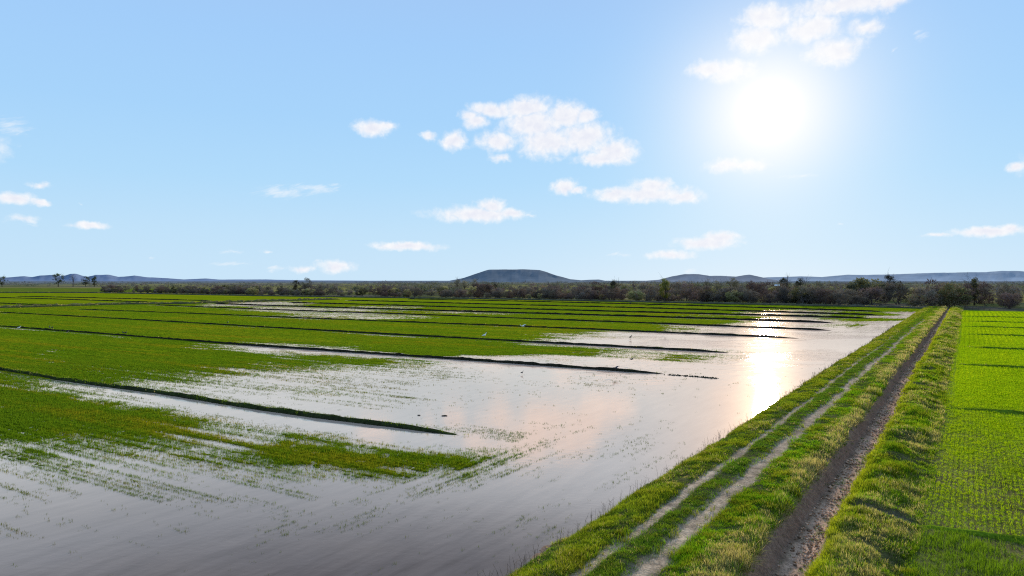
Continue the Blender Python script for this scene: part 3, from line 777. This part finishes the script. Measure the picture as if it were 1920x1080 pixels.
hills('ridge', [(1330, 529), (1400, 523), (1440, 520), (1500, 518), (1540, 519.3), (1590, 515), (1625, 515.5), (1680, 514), (1740, 511.8), (1830, 510.3), (1850, 510), (1880, 507.8), (1905, 508), (1940, 510), (2050, 513), (2200, 520), (2300, 528)], 12000, 1800, (.33, .36, .39), 'long pale blue ridge along the right horizon', 221)
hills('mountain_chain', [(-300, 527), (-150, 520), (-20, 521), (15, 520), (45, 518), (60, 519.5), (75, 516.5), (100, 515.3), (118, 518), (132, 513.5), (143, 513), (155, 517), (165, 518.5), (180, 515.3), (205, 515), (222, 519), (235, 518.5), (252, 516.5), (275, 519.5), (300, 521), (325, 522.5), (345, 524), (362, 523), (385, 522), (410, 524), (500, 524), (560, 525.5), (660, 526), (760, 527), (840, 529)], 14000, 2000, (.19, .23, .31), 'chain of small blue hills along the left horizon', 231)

# ------------------------------------------------------------------ trees and shrubs
def limb(mb, p, d, L, r, depth, col, tips, bend=.35):
    n = 4; P = [np.array(p, float)]; d = np.array(d, float)
    for i in range(n):
        d = d+rng.normal(0, bend*.35, 3)+np.array([0, 0, .06]); d /= np.linalg.norm(d); P.append(P[-1]+d*L/n)
    mb.tube(P, np.linspace(r, r*.45, n+1), 5 if depth > 1 else 4, col)
    if depth <= 0: tips.append((P[-1], d)); return
    for j in range(rng.integers(2, 4)):
        i = rng.integers(2, n+1); q = d+rng.normal(0, .55, 3); q[2] = abs(q[2])*.8+.1; q /= np.linalg.norm(q)
        limb(mb, P[i], q, L*rng.uniform(.5, .75), r*.45, depth-1, col, tips, bend)
    tips.append((P[-1], d))
def foliage(mb, centres, rad, nleaf, size, cols, twig=0.0, zlo=0, zhi=1):
    for c, rr in zip(centres, rad):
        n = int(nleaf*rng.uniform(.7, 1.3))
        d = rng.normal(0, 1, (n, 3)); d /= np.linalg.norm(d, axis=1)[:, None]
        q = rr*rng.uniform(.15, 1, n)**.55
        P = np.array(c)+d*q[:, None]*np.array([1, 1, .8])
        a = rng.normal(0, 1, (n, 3)); a /= np.linalg.norm(a, axis=1)[:, None]
        if twig > 0: a = a*(1-twig)+(d+np.array([0, 0, .5]))*twig
        b = np.cross(a, rng.normal(0, 1, (n, 3))); b /= np.linalg.norm(b, axis=1)[:, None]
        s = size*rng.uniform(.6, 1.4, n)
        wdt = .26 if twig > .3 else .55
        V = np.stack([P-b*(s*wdt)[:, None], P+b*(s*wdt)[:, None], P+a*(s*(2.0 if twig > .3 else 1.1))[:, None]], 1).reshape(-1, 3)
        base = np.array(cols[rng.integers(len(cols))])*rng.uniform(.85, 1.18)
        g = .26+.80*np.clip((P[:, 2]-zlo)/(zhi-zlo), 0, 1)  # crown shading put into the colour: dark base, lit top
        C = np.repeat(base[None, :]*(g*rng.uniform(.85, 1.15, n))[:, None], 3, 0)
        mb.add(V, [np.arange(3*n).reshape(-1, 3)], C)
def make_shrub(name, kind, s):
    """unit shrub about 1 m high (scaled when placed): many stems, twiggy dome"""
    root = empty(name, (0, 0, -500))
    tr = MB(); tips = []
    bc = dict(grey=(.12, .10, .09), purple=(.11, .085, .085), olive=(.07, .06, .045), pale=(.2, .17, .12))[kind]
    for k in range(rng.integers(3, 6)):
        an = rng.uniform(0, 2*math.pi); le = rng.uniform(.2, .75)
        limb(tr, (rng.normal(0, .04), rng.normal(0, .04), -.04), (math.cos(an)*le, math.sin(an)*le, .8), .42, .022, 2, bc, tips)
    tr.build('trunk', M_BARK, root)
    mb = MB()
    cols = dict(grey=[(.115, .095, .085), (.13, .115, .10), (.09, .08, .08)], purple=[(.115, .08, .078), (.095, .07, .075), (.13, .095, .08)],
                olive=[(.07, .075, .04), (.09, .09, .05), (.055, .06, .045)], pale=[(.17, .16, .075), (.14, .14, .07), (.19, .165, .10)])[kind]
    cen = []; rad = []
    nc = rng.integers(24, 32); wx = s
    for k in range(nc):
        an = rng.uniform(0, 2*math.pi); r = math.sqrt(rng.uniform(0, 1))
        zt = rng.uniform(.16, .9); lim = wx*math.sqrt(max(0.05, 1-((zt-.38)/.62)**2))
        cen.append((math.cos(an)*r*lim*.85, math.sin(an)*r*lim*.85, zt*rng.uniform(.85, 1.08))); rad.append(rng.uniform(.12, .22))
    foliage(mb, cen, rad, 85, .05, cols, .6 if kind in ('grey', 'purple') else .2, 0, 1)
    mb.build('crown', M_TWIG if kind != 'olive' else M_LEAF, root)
    return root
PROTO = {k: [make_shrub('shrub', k, s) for s in ss] for k, ss in dict(grey=(.62, .85, .7), purple=(.65, .8, .72), olive=(.6, .75), pale=(.55, .7)).items()}
KLAB = dict(grey='grey brown leafless shrub', purple='purplish brown twiggy shrub', olive='dark olive leafy shrub', pale='pale yellowish willowy shrub')
used_proto = set()
def zone(px):
    for lim, z in ((350, 'beyond the far left paddocks'), (620, 'left of mesa behind striped field'), (860, 'just left of mesa'), (1120, 'below the flat topped mesa'), (1460, 'below the low grey hills'), (1760, 'behind the bright water end')):
        if px < lim: return z
    return 'beyond the right field'
def place(proto, x, y, h, rz, wide, label, cat, group):
    if id(proto) in used_proto: o = copy_tree(proto)
    else: o = proto; used_proto.add(id(proto))
    o.location = (x, y, -.3); o.rotation_euler = (0, 0, rz); o.scale = (h*wide, h*wide, h)
    o['label'] = label; o['category'] = cat
    if group: o['group'] = group
    return o
EDGE_PX = np.array([(195, 548), (300, 549.5), (480, 553.5), (700, 556.5), (960, 560.5), (1200, 565.5), (1440, 570.5), (1600, 574), (1728, 576.5), (1790, 577), (1930, 578)], float)
GAPS = [(612, 720, .25), (785, 832, .1), (862, 915, .25), (966, 990, .15), (1148, 1188, .15), (1272, 1300, .2), (1318, 1335, .3), (1474, 1490, .3), (1655, 1698, .1), (1812, 1855, .0), (225, 265, .4)]
ROWTYPES = []
def belt():
    E = resample(line(EDGE_PX), 1.0); n_total = 0
    d = np.gradient(E, axis=0); d /= np.linalg.norm(d, axis=1)[:, None]
    rows = [(2, 7, 6.6, 1.0), (10, 24, 6.4, 1.15), (28, 58, 7.4, 1.25), (64, 130, 9.5, 1.3)]
    for ri, (d0, d1, gap, hs) in enumerate(rows):
        s = 0.0
        while s < len(E)-1:
            i = int(s); e = E[i]; dep = rng.uniform(d0, d1)
            r = np.hypot(*e); x, y = e*(1+dep/r)
            px, py = to_px(x, y); px = float(px); py = float(py)
            dist = math.hypot(x, y)
            keep = 1.0
            if ri < 2:
                for g0, g1, kp in GAPS:
                    if g0 < px < g1: keep = kp
            if px < 420 and ri > 1: keep = .5
            s += gap*rng.uniform(.75, 1.3)*(1.25 if dist > 400 else 1)
            if px < 180 or px > 2010 or rng.uniform() > keep: continue
            hm = np.interp(px, [200, 480, 800, 1000, 1300, 1600, 1920], [3.4, 4.4, 4.6, 5.2, 5.9, 6.6, 6.8])
            h = hm*hs*(rng.uniform(.55, 1.12) if rng.uniform() < .8 else rng.uniform(1.15, 1.4))
            w = np.interp(px, [200, 600, 1000, 1920], [.1, .14, .2, .22])
            u = rng.uniform()
            kind = 'purple' if u < w*2 else 'olive' if u < w*2+.14 else 'pale' if u < w*2+.2 else 'grey'
            pr = PROTO[kind][rng.integers(len(PROTO[kind]))]
            where = ('front row ' if ri == 0 else 'second row ' if ri == 1 else 'deep in scrub ')+zone(px)
            place(pr, x, y, h, rng.uniform(0, 6.28), rng.uniform(.95, 1.5), KLAB[kind]+' '+where, 'shrub', KLAB[kind]+'s '+where)
            n_total += 1
    print('shrubs', n_total)
belt()

def woodland():
    """the far scrub that reads as one mass up to the horizon"""
    mb = MB(); cols = [(.115, .10, .09), (.13, .115, .09), (.09, .095, .06), (.12, .095, .09), (.14, .14, .08)]
    for k in range(2600):
        px = rng.uniform(-150, 2080); py = 526+np.exp(rng.uniform(math.log(3.0), math.log(33)))
        x, y = ground(px, py); x = float(x); y = float(y)
        e = np.interp(px, EDGE_PX[:, 0], EDGE_PX[:, 1])
        if px < 200: e = 537.0
        if py > e-(4.5 if px > 200 else 0): continue
        D = math.hypot(x, y); 
        h = rng.uniform(2.5, 5.8) if px < 700 else rng.uniform(3.0, 7.6)
        if D > 1500: h *= rng.uniform(.8, 1.5)
        if px < 420 and D < 1000: h *= .55
        w = h*rng.uniform(.8, 1.6)*(1 if D < 900 else 2.2)
        nn = 3; cen = [(x+rng.normal(0, w*.35), y+rng.normal(0, w*.3), h*rng.uniform(.3, .62)-.3) for _ in range(nn)]
        hz = sstep(500, 4500, D); base = np.array(cols[rng.integers(len(cols))])*(1-hz)+np.array([.17, .185, .20])*hz  # far scrub fades into a painted haze tone
        nl = 34 if D < 800 else 16
        for c in cen:
            q = rng.normal(0, 1, (nl, 3)); q /= np.linalg.norm(q, axis=1)[:, None]
            P = np.array(c)+q*np.array([w*.42, w*.42, h*.36])*rng.uniform(.4, 1, nl)[:, None]**.5
            a = rng.normal(0, 1, (nl, 3)); b = rng.normal(0, 1, (nl, 3)); sz = h*.12*(1 if D < 900 else 1.5)
            V = np.stack([P-b*sz*.5, P+b*sz*.5, P+a*sz], 1).reshape(-1, 3)
            mb.add(V, [np.arange(3*nl).reshape(-1, 3)], np.repeat(base*rng.uniform(.7, 1.25)*rng.uniform(.8, 1.2, (nl, 1)), 3, 0))
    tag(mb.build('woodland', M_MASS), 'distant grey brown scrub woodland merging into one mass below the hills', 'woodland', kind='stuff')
woodland()

def tree(px, pbase, ptop, Y, wpx, style, label, seed=0):
    x, _, _ = at_depth(px, pbase, Y); zt = at_depth(px, ptop, Y)[2]
    H = zt+.3; Wd = wpx/F*Y
    root = empty('tree', (x, Y, -.3), rng.uniform(0, 6))
    tag(root, label, 'tree')
    col = (.08, .065, .05) if style != 'bare' else (.11, .09, .08)
    tr = MB(); tips = []
    trunkH = H*(.3 if style != 'shrubby' else .15)
    P = [(0, 0, -.2), (rng.normal(0, .2), rng.normal(0, .2), trunkH*.5), (rng.normal(0, .3), rng.normal(0, .3), trunkH)]
    tr.tube(P, [H*.035, H*.028, H*.022], 7, col)
    for k in range(6):
        an = k*1.05+rng.uniform(-.3, .3); le = rng.uniform(.25, .9)*min(1.2, Wd/H)
        limb(tr, P[-1], (math.cos(an)*le, math.sin(an)*le, rng.uniform(.6, 1)), H*rng.uniform(.34, .5), H*.014, 2, col, tips, .4)
    tr.build('trunk', M_BARK, root)
    mb = MB()
    cols = dict(leafy=[(.075, .095, .03), (.055, .07, .03), (.10, .12, .035)], yellow=[(.17, .18, .04), (.13, .15, .035), (.2, .19, .06)], dark=[(.06, .065, .045), (.075, .075, .05), (.05, .05, .045)],
                bare=[(.10, .085, .08), (.12, .10, .09)], pale=[(.17, .155, .11), (.15, .14, .10)], spire=[(.10, .105, .055), (.16, .155, .05), (.07, .07, .05)], shrubby=[(.08, .08, .07), (.10, .09, .08)])[style]
    cen = []; rad = []
    nc = dict(bare=16, leafy=34, yellow=34, dark=26, pale=22, spire=26, shrubby=30)[style]
    for k in range(nc):
        zt_ = rng.uniform(.2, .97); an = rng.uniform(0, 6.28)
        lim = Wd/2*math.sqrt(max(.04, 1-((zt_-.57)/.45)**2)) if style != 'spire' else Wd/2*max(.12, 1.05-zt_)
        r = math.sqrt(rng.uniform(0, 1))*lim*.85
        cen.append((math.cos(an)*r, math.sin(an)*r, zt_*H*.95)); rad.append(H*rng.uniform(.07, .125))
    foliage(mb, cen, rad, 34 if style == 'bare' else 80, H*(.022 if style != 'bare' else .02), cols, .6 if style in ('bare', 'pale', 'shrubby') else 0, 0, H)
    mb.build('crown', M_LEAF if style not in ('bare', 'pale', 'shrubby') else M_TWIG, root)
tree(4, 537, 517, 1150, 22, 'leafy', 'green tree at the left edge of the far tree row')
tree(109, 537, 511.5, 1150, 24, 'leafy', 'largest round green tree of the far left tree row')
tree(137, 537, 513.5, 1150, 15, 'bare', 'bare thin tree between the green trees at far left')
tree(161, 537, 517, 1150, 17, 'leafy', 'broad green tree right of the bare thin tree')
tree(177, 537, 517.5, 1150, 10, 'leafy', 'narrow green tree at the right end of the far left tree row')
tree(555, 548, 524, 470, 17, 'dark', 'low dark tree crown rising above the scrub, left of a pair')
tree(575, 548, 520, 470, 18, 'shrubby', 'grey round tree crown rising above the scrub, right of a pair')
tree(857, 548, 522, 500, 13, 'pale', 'pale bare poplar left of the mesa, first of three')
tree(871, 548, 524, 500, 11, 'pale', 'pale bare poplar left of the mesa, middle of three')
tree(888, 548, 521, 500, 14, 'pale', 'pale bare poplar in front of the left foot of the mesa')
tree(929, 548, 528, 560, 11, 'dark', 'small dark tree in front of the middle of the mesa')
tree(1038, 563, 530, 345, 36, 'shrubby', 'broad brown twiggy tree below the right end of the mesa')
tree(1151, 560, 523.5, 345, 19, 'dark', 'round topped grey tree between the mesa and the yellow green tree')
tree(1246, 566, 521, 312, 24, 'yellow', 'yellow green leafy tree standing above the brown scrub')
tree(1325, 560, 523.5, 345, 20, 'pale', 'pale olive tree crown under the left grey hill')
tree(1345, 560, 524.5, 350, 16, 'pale', 'pale olive tree crown under the saddle of the grey hills')
tree(1376, 560, 520, 350, 18, 'pale', 'tall pale poplar under the right grey hill')
tree(1471, 562, 519.5, 335, 21, 'dark', 'dark open crowned tree right of the white roof')
tree(1500, 562, 520, 335, 25, 'dark', 'wide open crowned tree, second to the right of the white roof')
tree(1535, 563, 529, 380, 26, 'shrubby', 'grey scrub tree right of the two open crowned trees')
tree(1667, 566, 514.5, 345, 24, 'dark', 'tall dark tree standing highest above the right scrub')
tree(1687, 566, 525, 345, 16, 'dark', 'smaller dark tree just right of the tallest tree')
tree(1827, 574, 520, 285, 26, 'spire', 'pointed yellowish tree above the fence beyond the right field')
tree(1883, 570, 527, 310, 24, 'shrubby', 'grey tree crown at the far right of the scrub')
tree(1811, 568, 527.5, 330, 12, 'shrubby', 'small grey tree top left of the pointed yellowish tree')

# ------------------------------------------------------------------ barn, fence, birds
def barn():
    Y = 430; x, _, zt = at_depth(1457, 533.4, Y)
    root = empty('barn', (x, Y, -.3), 1.2); tag(root, 'small barn whose white roof glints above the brown scrub', 'barn')
    h = zt+.3
    w = MB(); w.box(-1.3, 1.3, -1.3, 1.3, 0, h-.9, (.5, .48, .45)); w.add([(-1.3, -1.3, h-.9), (1.3, -1.3, h-.9), (0, -1.3, h-.12), (-1.3, 1.3, h-.9), (1.3, 1.3, h-.9), (0, 1.3, h-.12)], [[(0, 1, 2), (4, 3, 5)]], (.5, .48, .45))
    w.build('wall', simple('barn_wall', (.16, .13, .11), .8), root)
    r = MB()
    for s in (-1, 1):
        V = [(0, -1.5, h), (s*1.5, -1.5, h-.8), (s*1.5, 1.5, h-.8), (0, 1.5, h), (0, -1.5, h-.1), (s*1.5, -1.5, h-.9), (s*1.5, 1.5, h-.9), (0, 1.5, h-.1)]
        r.add(V, [[(0, 1, 2, 3), (7, 6, 5, 4), (1, 5, 6, 2), (0, 4, 5, 1), (3, 2, 6, 7)]])
    r.build('roof', simple('white_roof', (.9, .89, .86), .8), root)
    d = MB(); d.box(-.7, .7, -1.36, -1.303, 0, 2.4); d.build('door', simple('barn_door', (.2, .16, .12), .8), root)
barn()
def fence():
    x0, y0 = ground(1812, 581.5); x1, y1 = ground(1856, 582)
    root = empty('fence', (float(x0), float(y0), 0), math.atan2(float(y1-y0), float(x1-x0)))
    tag(root, 'short dark wooden rail fence at the far edge of the right field', 'fence')
    L = math.hypot(float(x1-x0), float(y1-y0)); m = simple('fence_wood', (.12, .085, .06), .9)
    for k in range(5):
        b = MB(); xx = L*k/4; b.tube([(xx, 0, -.6), (xx+rng.normal(0, .04), 0, 1.5+rng.normal(0, .08))], [.11, .09], 6); b.build('post', m, root)
    for z in (.6, 1.2):
        b = MB(); b.tube([(-.2, -.13, z), (L*.5, -.13, z+.06), (L+.2, -.13, z-.03)], [.06, .06, .06], 5); b.build('rail', m, root)
fence()
M_BD = simple('dark_plumage', (.03, .028, .03), .7); M_BW = simple('white_plumage', (.8, .8, .78), .7); M_LEG = simple('bird_leg', (.12, .09, .05), .7)
def bird(px, py, z, size, white, flying, rz, label, on=0.0):
    x, y = ground(px, py, z)
    root = empty('bird', (float(x), float(y), z), rz, size); tag(root, label, 'bird')
    m = M_BW if white else M_BD
    b = MB()
    if flying:
        sp_ = [(-.62, 0, .02), (-.45, 0, .02), (-.2, 0, .0), (.1, 0, 0), (.3, 0, .03), (.42, 0, .06), (.5, 0, .07), (.6, 0, .05)]; rd = [.06, .05, .12, .15, .1, .055, .065, .01]
    else:
        sp_ = [(-.5, 0, .42), (-.3, 0, .46), (-.08, 0, .5), (.12, 0, .55), (.22, 0, .68), (.25, 0, .84), (.32, 0, .9), (.46, 0, .87)]; rd = [.03, .09, .16, .15, .07, .045, .065, .008]
    b.tube(sp_, rd, 8); b.build('body', m, root, True)
    if flying:
        for s in (-1, 1):
            w = MB(); V = []
            for yy, zz, c0, c1 in ((.08, .04, .2, -.2), (.4, .22, .22, -.2), (.75, .32, .12, -.2), (1.05, .3, -.1, -.26)):
                V += [(c0, s*yy, zz), (c1, s*yy, zz-.03), (c1*.5+c0*.5, s*yy, zz+.03)]
            f = [];
            for k in range(3): f += [(k*3, k*3+3, k*3+5, k*3+2), (k*3+2, k*3+5, k*3+4, k*3+1)]
            w.add(V, [f]); w.build('wing', m, root)
    else:
        for s in (-1, 1):
            w = MB(); w.tube([(-.42, s*.1, .44), (-.1, s*.16, .5), (.14, s*.12, .54)], [.02, .09, .05], 6); w.build('wing', m, root, True)
            l = MB(); l.tube([(0, s*.06, .42), (.03, s*.06, .2), (0, s*.06, 0), (.1, s*.07, 0)], [.02, .014, .012, .01], 4); l.build('leg', M_LEG, root)
    return root
LZ = .36
bird(36, 617.5, .03, .75, True, False, .4, 'white bird standing on wet ground left of the second levee')
bird(93, 616.5, .35, .7, False, False, 2.2, 'dark bird on the second levee, left of a close pair')
bird(98, 617.3, .35, .7, False, False, -.5, 'dark bird on the second levee, right of a close pair')
bird(127, 624.6, .03, .6, False, False, 1.0, 'dark bird feeding on the wet strip in front of the second levee')
bird(231, 626.3, .35, .6, False, False, 2.8, 'dark bird on the second levee, left of the pair further right')
bird(236, 626.8, .35, .65, False, False, .2, 'dark bird on the second levee, right of the pair further right')
bird(427, 607, .1, .7, False, False, 1.2, 'lone dark bird in the green strip beyond the second levee')
bird(1154, 690.5, .75, .62, False, True, 2.4, 'dark bird flying low over the right part of the second levee')
bird(1183.5, 673.5, .65, .55, False, True, 2.0, 'dark bird flying low over the cream water between the second and third levee')
bird(1182.5, 636, .02, .75, False, False, .6, 'lone dark bird wading between the third and fourth levee')
bird(1229, 623.6, .36, .6, False, False, .3, 'dark bird on the fourth levee, left of two')
bird(1247, 624.4, .36, .6, False, False, 2.6, 'dark bird on the fourth levee, right of two')
bird(979.5, 611.5, 1.0, .85, True, True, 2.4, 'white bird flying over the fourth levee')
bird(908.5, 633.8, .2, 1.0, True, False, .5, 'white egret standing behind the third levee')
bird(1182.5, 571, .1, 1.3, False, False, .5, 'dark bird on the green strip near the far bank')
bird(979, 702, .02, .42, False, False, .5, 'dark bird wading in open water in front of the second levee')

# ------------------------------------------------------------------ sky, sun, camera
SUN_AZ = math.atan((1440-960)/F); SUN_EL = math.atan((HZ-210)/math.hypot(F, 480))
SUN = Vector((math.sin(SUN_AZ)*math.cos(SUN_EL), math.cos(SUN_AZ)*math.cos(SUN_EL), math.sin(SUN_EL)))
CLOUDS = [  # azimuth/elevation survey spots (as seen from the drone), half sizes, weight
(895,229,25,12,1),(924,207,42,13,1),(990,205,46,20,1),(1005,233,58,28,1),(1059,218,42,22,1),(1097,218,22,14,.9),(1026,266,52,28,1),(1096,258,54,26,1),(1150,284,42,22,1),(1125,298,46,13,.9),(880,218,18,10,.8),
(932,266,36,17,.9),(941,296,20,8,.75),(697,241,32,14,1),(724,237,18,7,.8),(805,256,13,8,.85),(851,264,23,15,.95),(1057,353,22,13,1),(1082,357,16,6,.85),
(1209,364,82,14,1),(1223,350,36,15,1),(1278,371,34,12,1),(1150,364,28,12,1),(895,402,78,13,1),(921,386,24,13,1),(957,401,28,9,.95),(992,403,18,4,.6),(764,462,58,8,1),
(1322,455,56,11,1),(1350,446,36,11,1),(1260,478,42,8,.85),(1160,476,24,6,.5),(1290,509,26,6,.5),
(1434,35,48,21,1),(1414,76,42,24,.95),(1329,132,38,14,1),(1368,135,42,18,1),(1590,8,105,19,1),(1667,6,32,14,.9),(1520,56,52,21,1),(1620,54,36,14,.75),(1562,98,48,23,1),(1368,311,44,13,.8),(1403,311,32,12,.8),(1500,332,44,8,.45),(1729,68,18,13,.5),(1676,95,8,8,.35),
(30,373,36,11,1),(76,379,20,6,.85),(75,347,20,6,.65),(167,424,34,6,.85),(45,411,34,7,.65),(60,422,20,4,.45),(25,240,44,26,.5),(530,361,60,12,.6),(590,354,50,9,.62),(628,347,24,6,.5),
(630,499,30,12,.95),(565,505,23,6,.8),(515,503,22,6,.6),(430,495,48,6,.42),(505,472,17,5,.6),(430,472,38,5,.45),(285,485,12,5,.45),(150,384,8,3,.5),
(1850,434,62,9,1),(1890,429,28,10,1),(1760,441,32,4,.7),(1905,313,20,8,.9),(1577,419,10,4,.45),
(2050,300,120,30,1),(2200,180,150,40,1),(-150,260,140,35,1),(-300,420,120,20,1)]
def build_world():
    w = bpy.data.worlds.new('World'); sc.world = w; w.use_nodes = True
    t = NT(w.node_tree); t.n.clear()
    out = t.new('ShaderNodeOutputWorld'); bg = t.new('ShaderNodeBackground'); bg.inputs['Strength'].default_value = .1
    t.l.new(bg.outputs[0], out.inputs[0])
    geo = t.new('ShaderNodeTexCoord'); D = geo.outputs['Generated']
    sep = t.new('ShaderNodeSeparateXYZ'); t.l.new(D, sep.inputs[0])
    el = t.math('ARCSINE', sep.outputs['Z']); az = t.math('ARCTAN2', sep.outputs['X'], sep.outputs['Y'])
    eldeg = t.math('MULTIPLY', el, 180/math.pi)
    grad = t.ramp(t.map(eldeg, 0, 90), [(0, (.60, .81, .99)), (4/90, (.54, .78, .99)), (8/90, (.455, .735, 1.0)), (13/90, (.40, .68, 1.0)), (19/90, (.375, .635, .99)), (26/90, (.37, .58, .93)), (45/90, (.27, .46, .82)), (1, (.2, .37, .72))])
    sky = t.new('ShaderNodeTexSky', sky_type='NISHITA'); sky.sun_disc = False; sky.sun_elevation = SUN_EL; sky.sun_rotation = SUN_AZ
    sky.air_density = 1.0; sky.dust_density = .6
    base = t.vmath('SCALE', grad); base.node.inputs['Scale'].default_value = 9.5
    nis = t.vmath('SCALE', sky.outputs[0]); nis.node.inputs['Scale'].default_value = .025
    base = t.vmath('ADD', base, nis)
    # broad veil round the sun
    dot = t.vmath('DOT_PRODUCT', D, tuple(SUN)); ang = t.math('MULTIPLY', t.math('ARCCOSINE', t.math('MINIMUM', dot, 1.0)), 180/math.pi)
    def gauss(amp, sig):
        q = t.math('DIVIDE', ang, sig); q = t.math('MULTIPLY', t.math('MULTIPLY', q, q), -1.0); return t.math('MULTIPLY', t.math('EXPONENT', q), amp)
    glow = t.math('ADD', t.math('MULTIPLY', t.math('EXPONENT', t.math('DIVIDE', ang, -1.8)), 6.2), gauss(.55, 7.5))
    veil = t.math('SUBTRACT', 1.0, t.math('EXPONENT', t.math('MULTIPLY', glow, -1.0)))
    core = gauss(90.0, 1.0)
    # clouds in azimuth / elevation
    P = t.new('ShaderNodeCombineXYZ'); t.l.new(t.math('MULTIPLY', az, 20.0), P.inputs[0]); t.l.new(t.math('MULTIPLY', el, 20.0), P.inputs[1])
    n_big = t.noise(P.outputs[0], 1.6, 6, .62, .3)
    warp = t.new('ShaderNodeTexNoise'); t.l.new(P.outputs[0], warp.inputs['Vector']); warp.inputs['Scale'].default_value = 2.2; warp.inputs['Detail'].default_value = 5; warp.inputs['Roughness'].default_value = .6
    wv = t.vmath('SUBTRACT', warp.outputs['Color'], (.5, .5, .5)); wv = t.vmath('MULTIPLY', wv, (.55, .28, 0))
    Q = t.vmath('ADD', P.outputs[0], wv)
    acc = accw = None
    for px, py, rx, ry, wt_ in CLOUDS:
        a0 = math.atan((px-960)/F); sc_ = math.cos(a0)
        e0 = math.atan((HZ-py)/F*sc_)
        ra = rx/F*sc_*sc_*20; re = ry/F*sc_*20
        v = t.vmath('MULTIPLY_ADD', Q, (1/ra, 1/re, 0), (-a0*20/ra, -e0*20/re, 0))
        L = t.math('MULTIPLY_ADD', t.vmath('LENGTH', v), -.62*wt_ if wt_ > .62 else -.5, wt_*.95 if wt_ > .62 else wt_)
        if wt_ > .62: acc = L if acc is None else t.math('MAXIMUM', acc, L)
        else: accw = L if accw is None else t.math('MAXIMUM', accw, L)
    fine = t.noise(P.outputs[0], 4.5, 6, .55, .4)
    f = t.math('ADD', acc, t.math('MULTIPLY', t.math('SUBTRACT', n_big, .5), .55)); f = t.math('ADD', f, t.math('MULTIPLY', t.math('SUBTRACT', fine, .5), .6))
    alpha = t.map(f, .04, .72, 0, .96, True)
    st2 = t.new('ShaderNodeMapping'); st2.inputs['Rotation'].default_value = (0, 0, -.28); st2.inputs['Scale'].default_value = (1, 1, 1); t.l.new(P.outputs[0], st2.inputs['Vector'])
    st3 = t.vmath('MULTIPLY', st2.outputs[0], (1.0, 4.5, 1.0))
    wis = t.noise(st3, 2.2, 6, .6, .5)
    fw = t.math('ADD', accw, t.math('MULTIPLY', t.math('SUBTRACT', wis, .5), 1.3))
    alpha = t.math('MAXIMUM', alpha, t.map(fw, .05, .75, 0, .55, True))
    shade = t.mix(t.map(t.math('ADD', t.math('MULTIPLY', f, .5), t.math('MULTIPLY', t.math('SUBTRACT', fine, .5), -.9)), .12, .5), (9.9, 9.85, 9.95), (8.35, 8.5, 9.35))
    colr = t.mix(alpha, base, shade)
    tot = t.mix(veil, colr, (10.6, 10.5, 10.3))
    gv = t.vmath('SCALE', (1.0, .96, .9)); t.l.new(core, gv.node.inputs['Scale'])
    tot = t.vmath('ADD', tot, gv)
    # below the horizon: dull earth tone
    tot = t.mix(t.map(sep.outputs['Z'], -.02, -.002), (1.5, 1.5, 1.4), tot)
    t.l.new(tot, bg.inputs['Color'])
build_world()
sun = bpy.data.lights.new('sun', 'SUN'); sun.energy = 5.0; sun.angle = R(.6); sun.color = (1, .92, .80)
so = bpy.data.objects.new('sun', sun); COL.objects.link(so); so.rotation_euler = (-SUN).to_track_quat('-Z', 'Y').to_euler(); so.location = (100, 250, 120)
cam = bpy.data.cameras.new('camera'); cam.lens = 24.0; cam.sensor_width = 36.0; cam.clip_end = 100000; cam.clip_start = .5
co = bpy.data.objects.new('camera', cam); COL.objects.link(co); co.location = (0, 0, CH); co.rotation_euler = (math.pi/2-PITCH, 0, 0)
sc.camera = co
sc.render.engine = 'CYCLES'
sc.view_settings.view_transform = 'Standard'; sc.view_settings.look = 'None'; sc.view_settings.exposure = 0; sc.view_settings.gamma = 1
sc.cycles.max_bounces = 6; sc.cycles.transparent_max_bounces = 8
sc.cycles.use_denoising = False
sc.cycles.pixel_filter_type = 'BLACKMAN_HARRIS'; sc.cycles.filter_width = 1.15
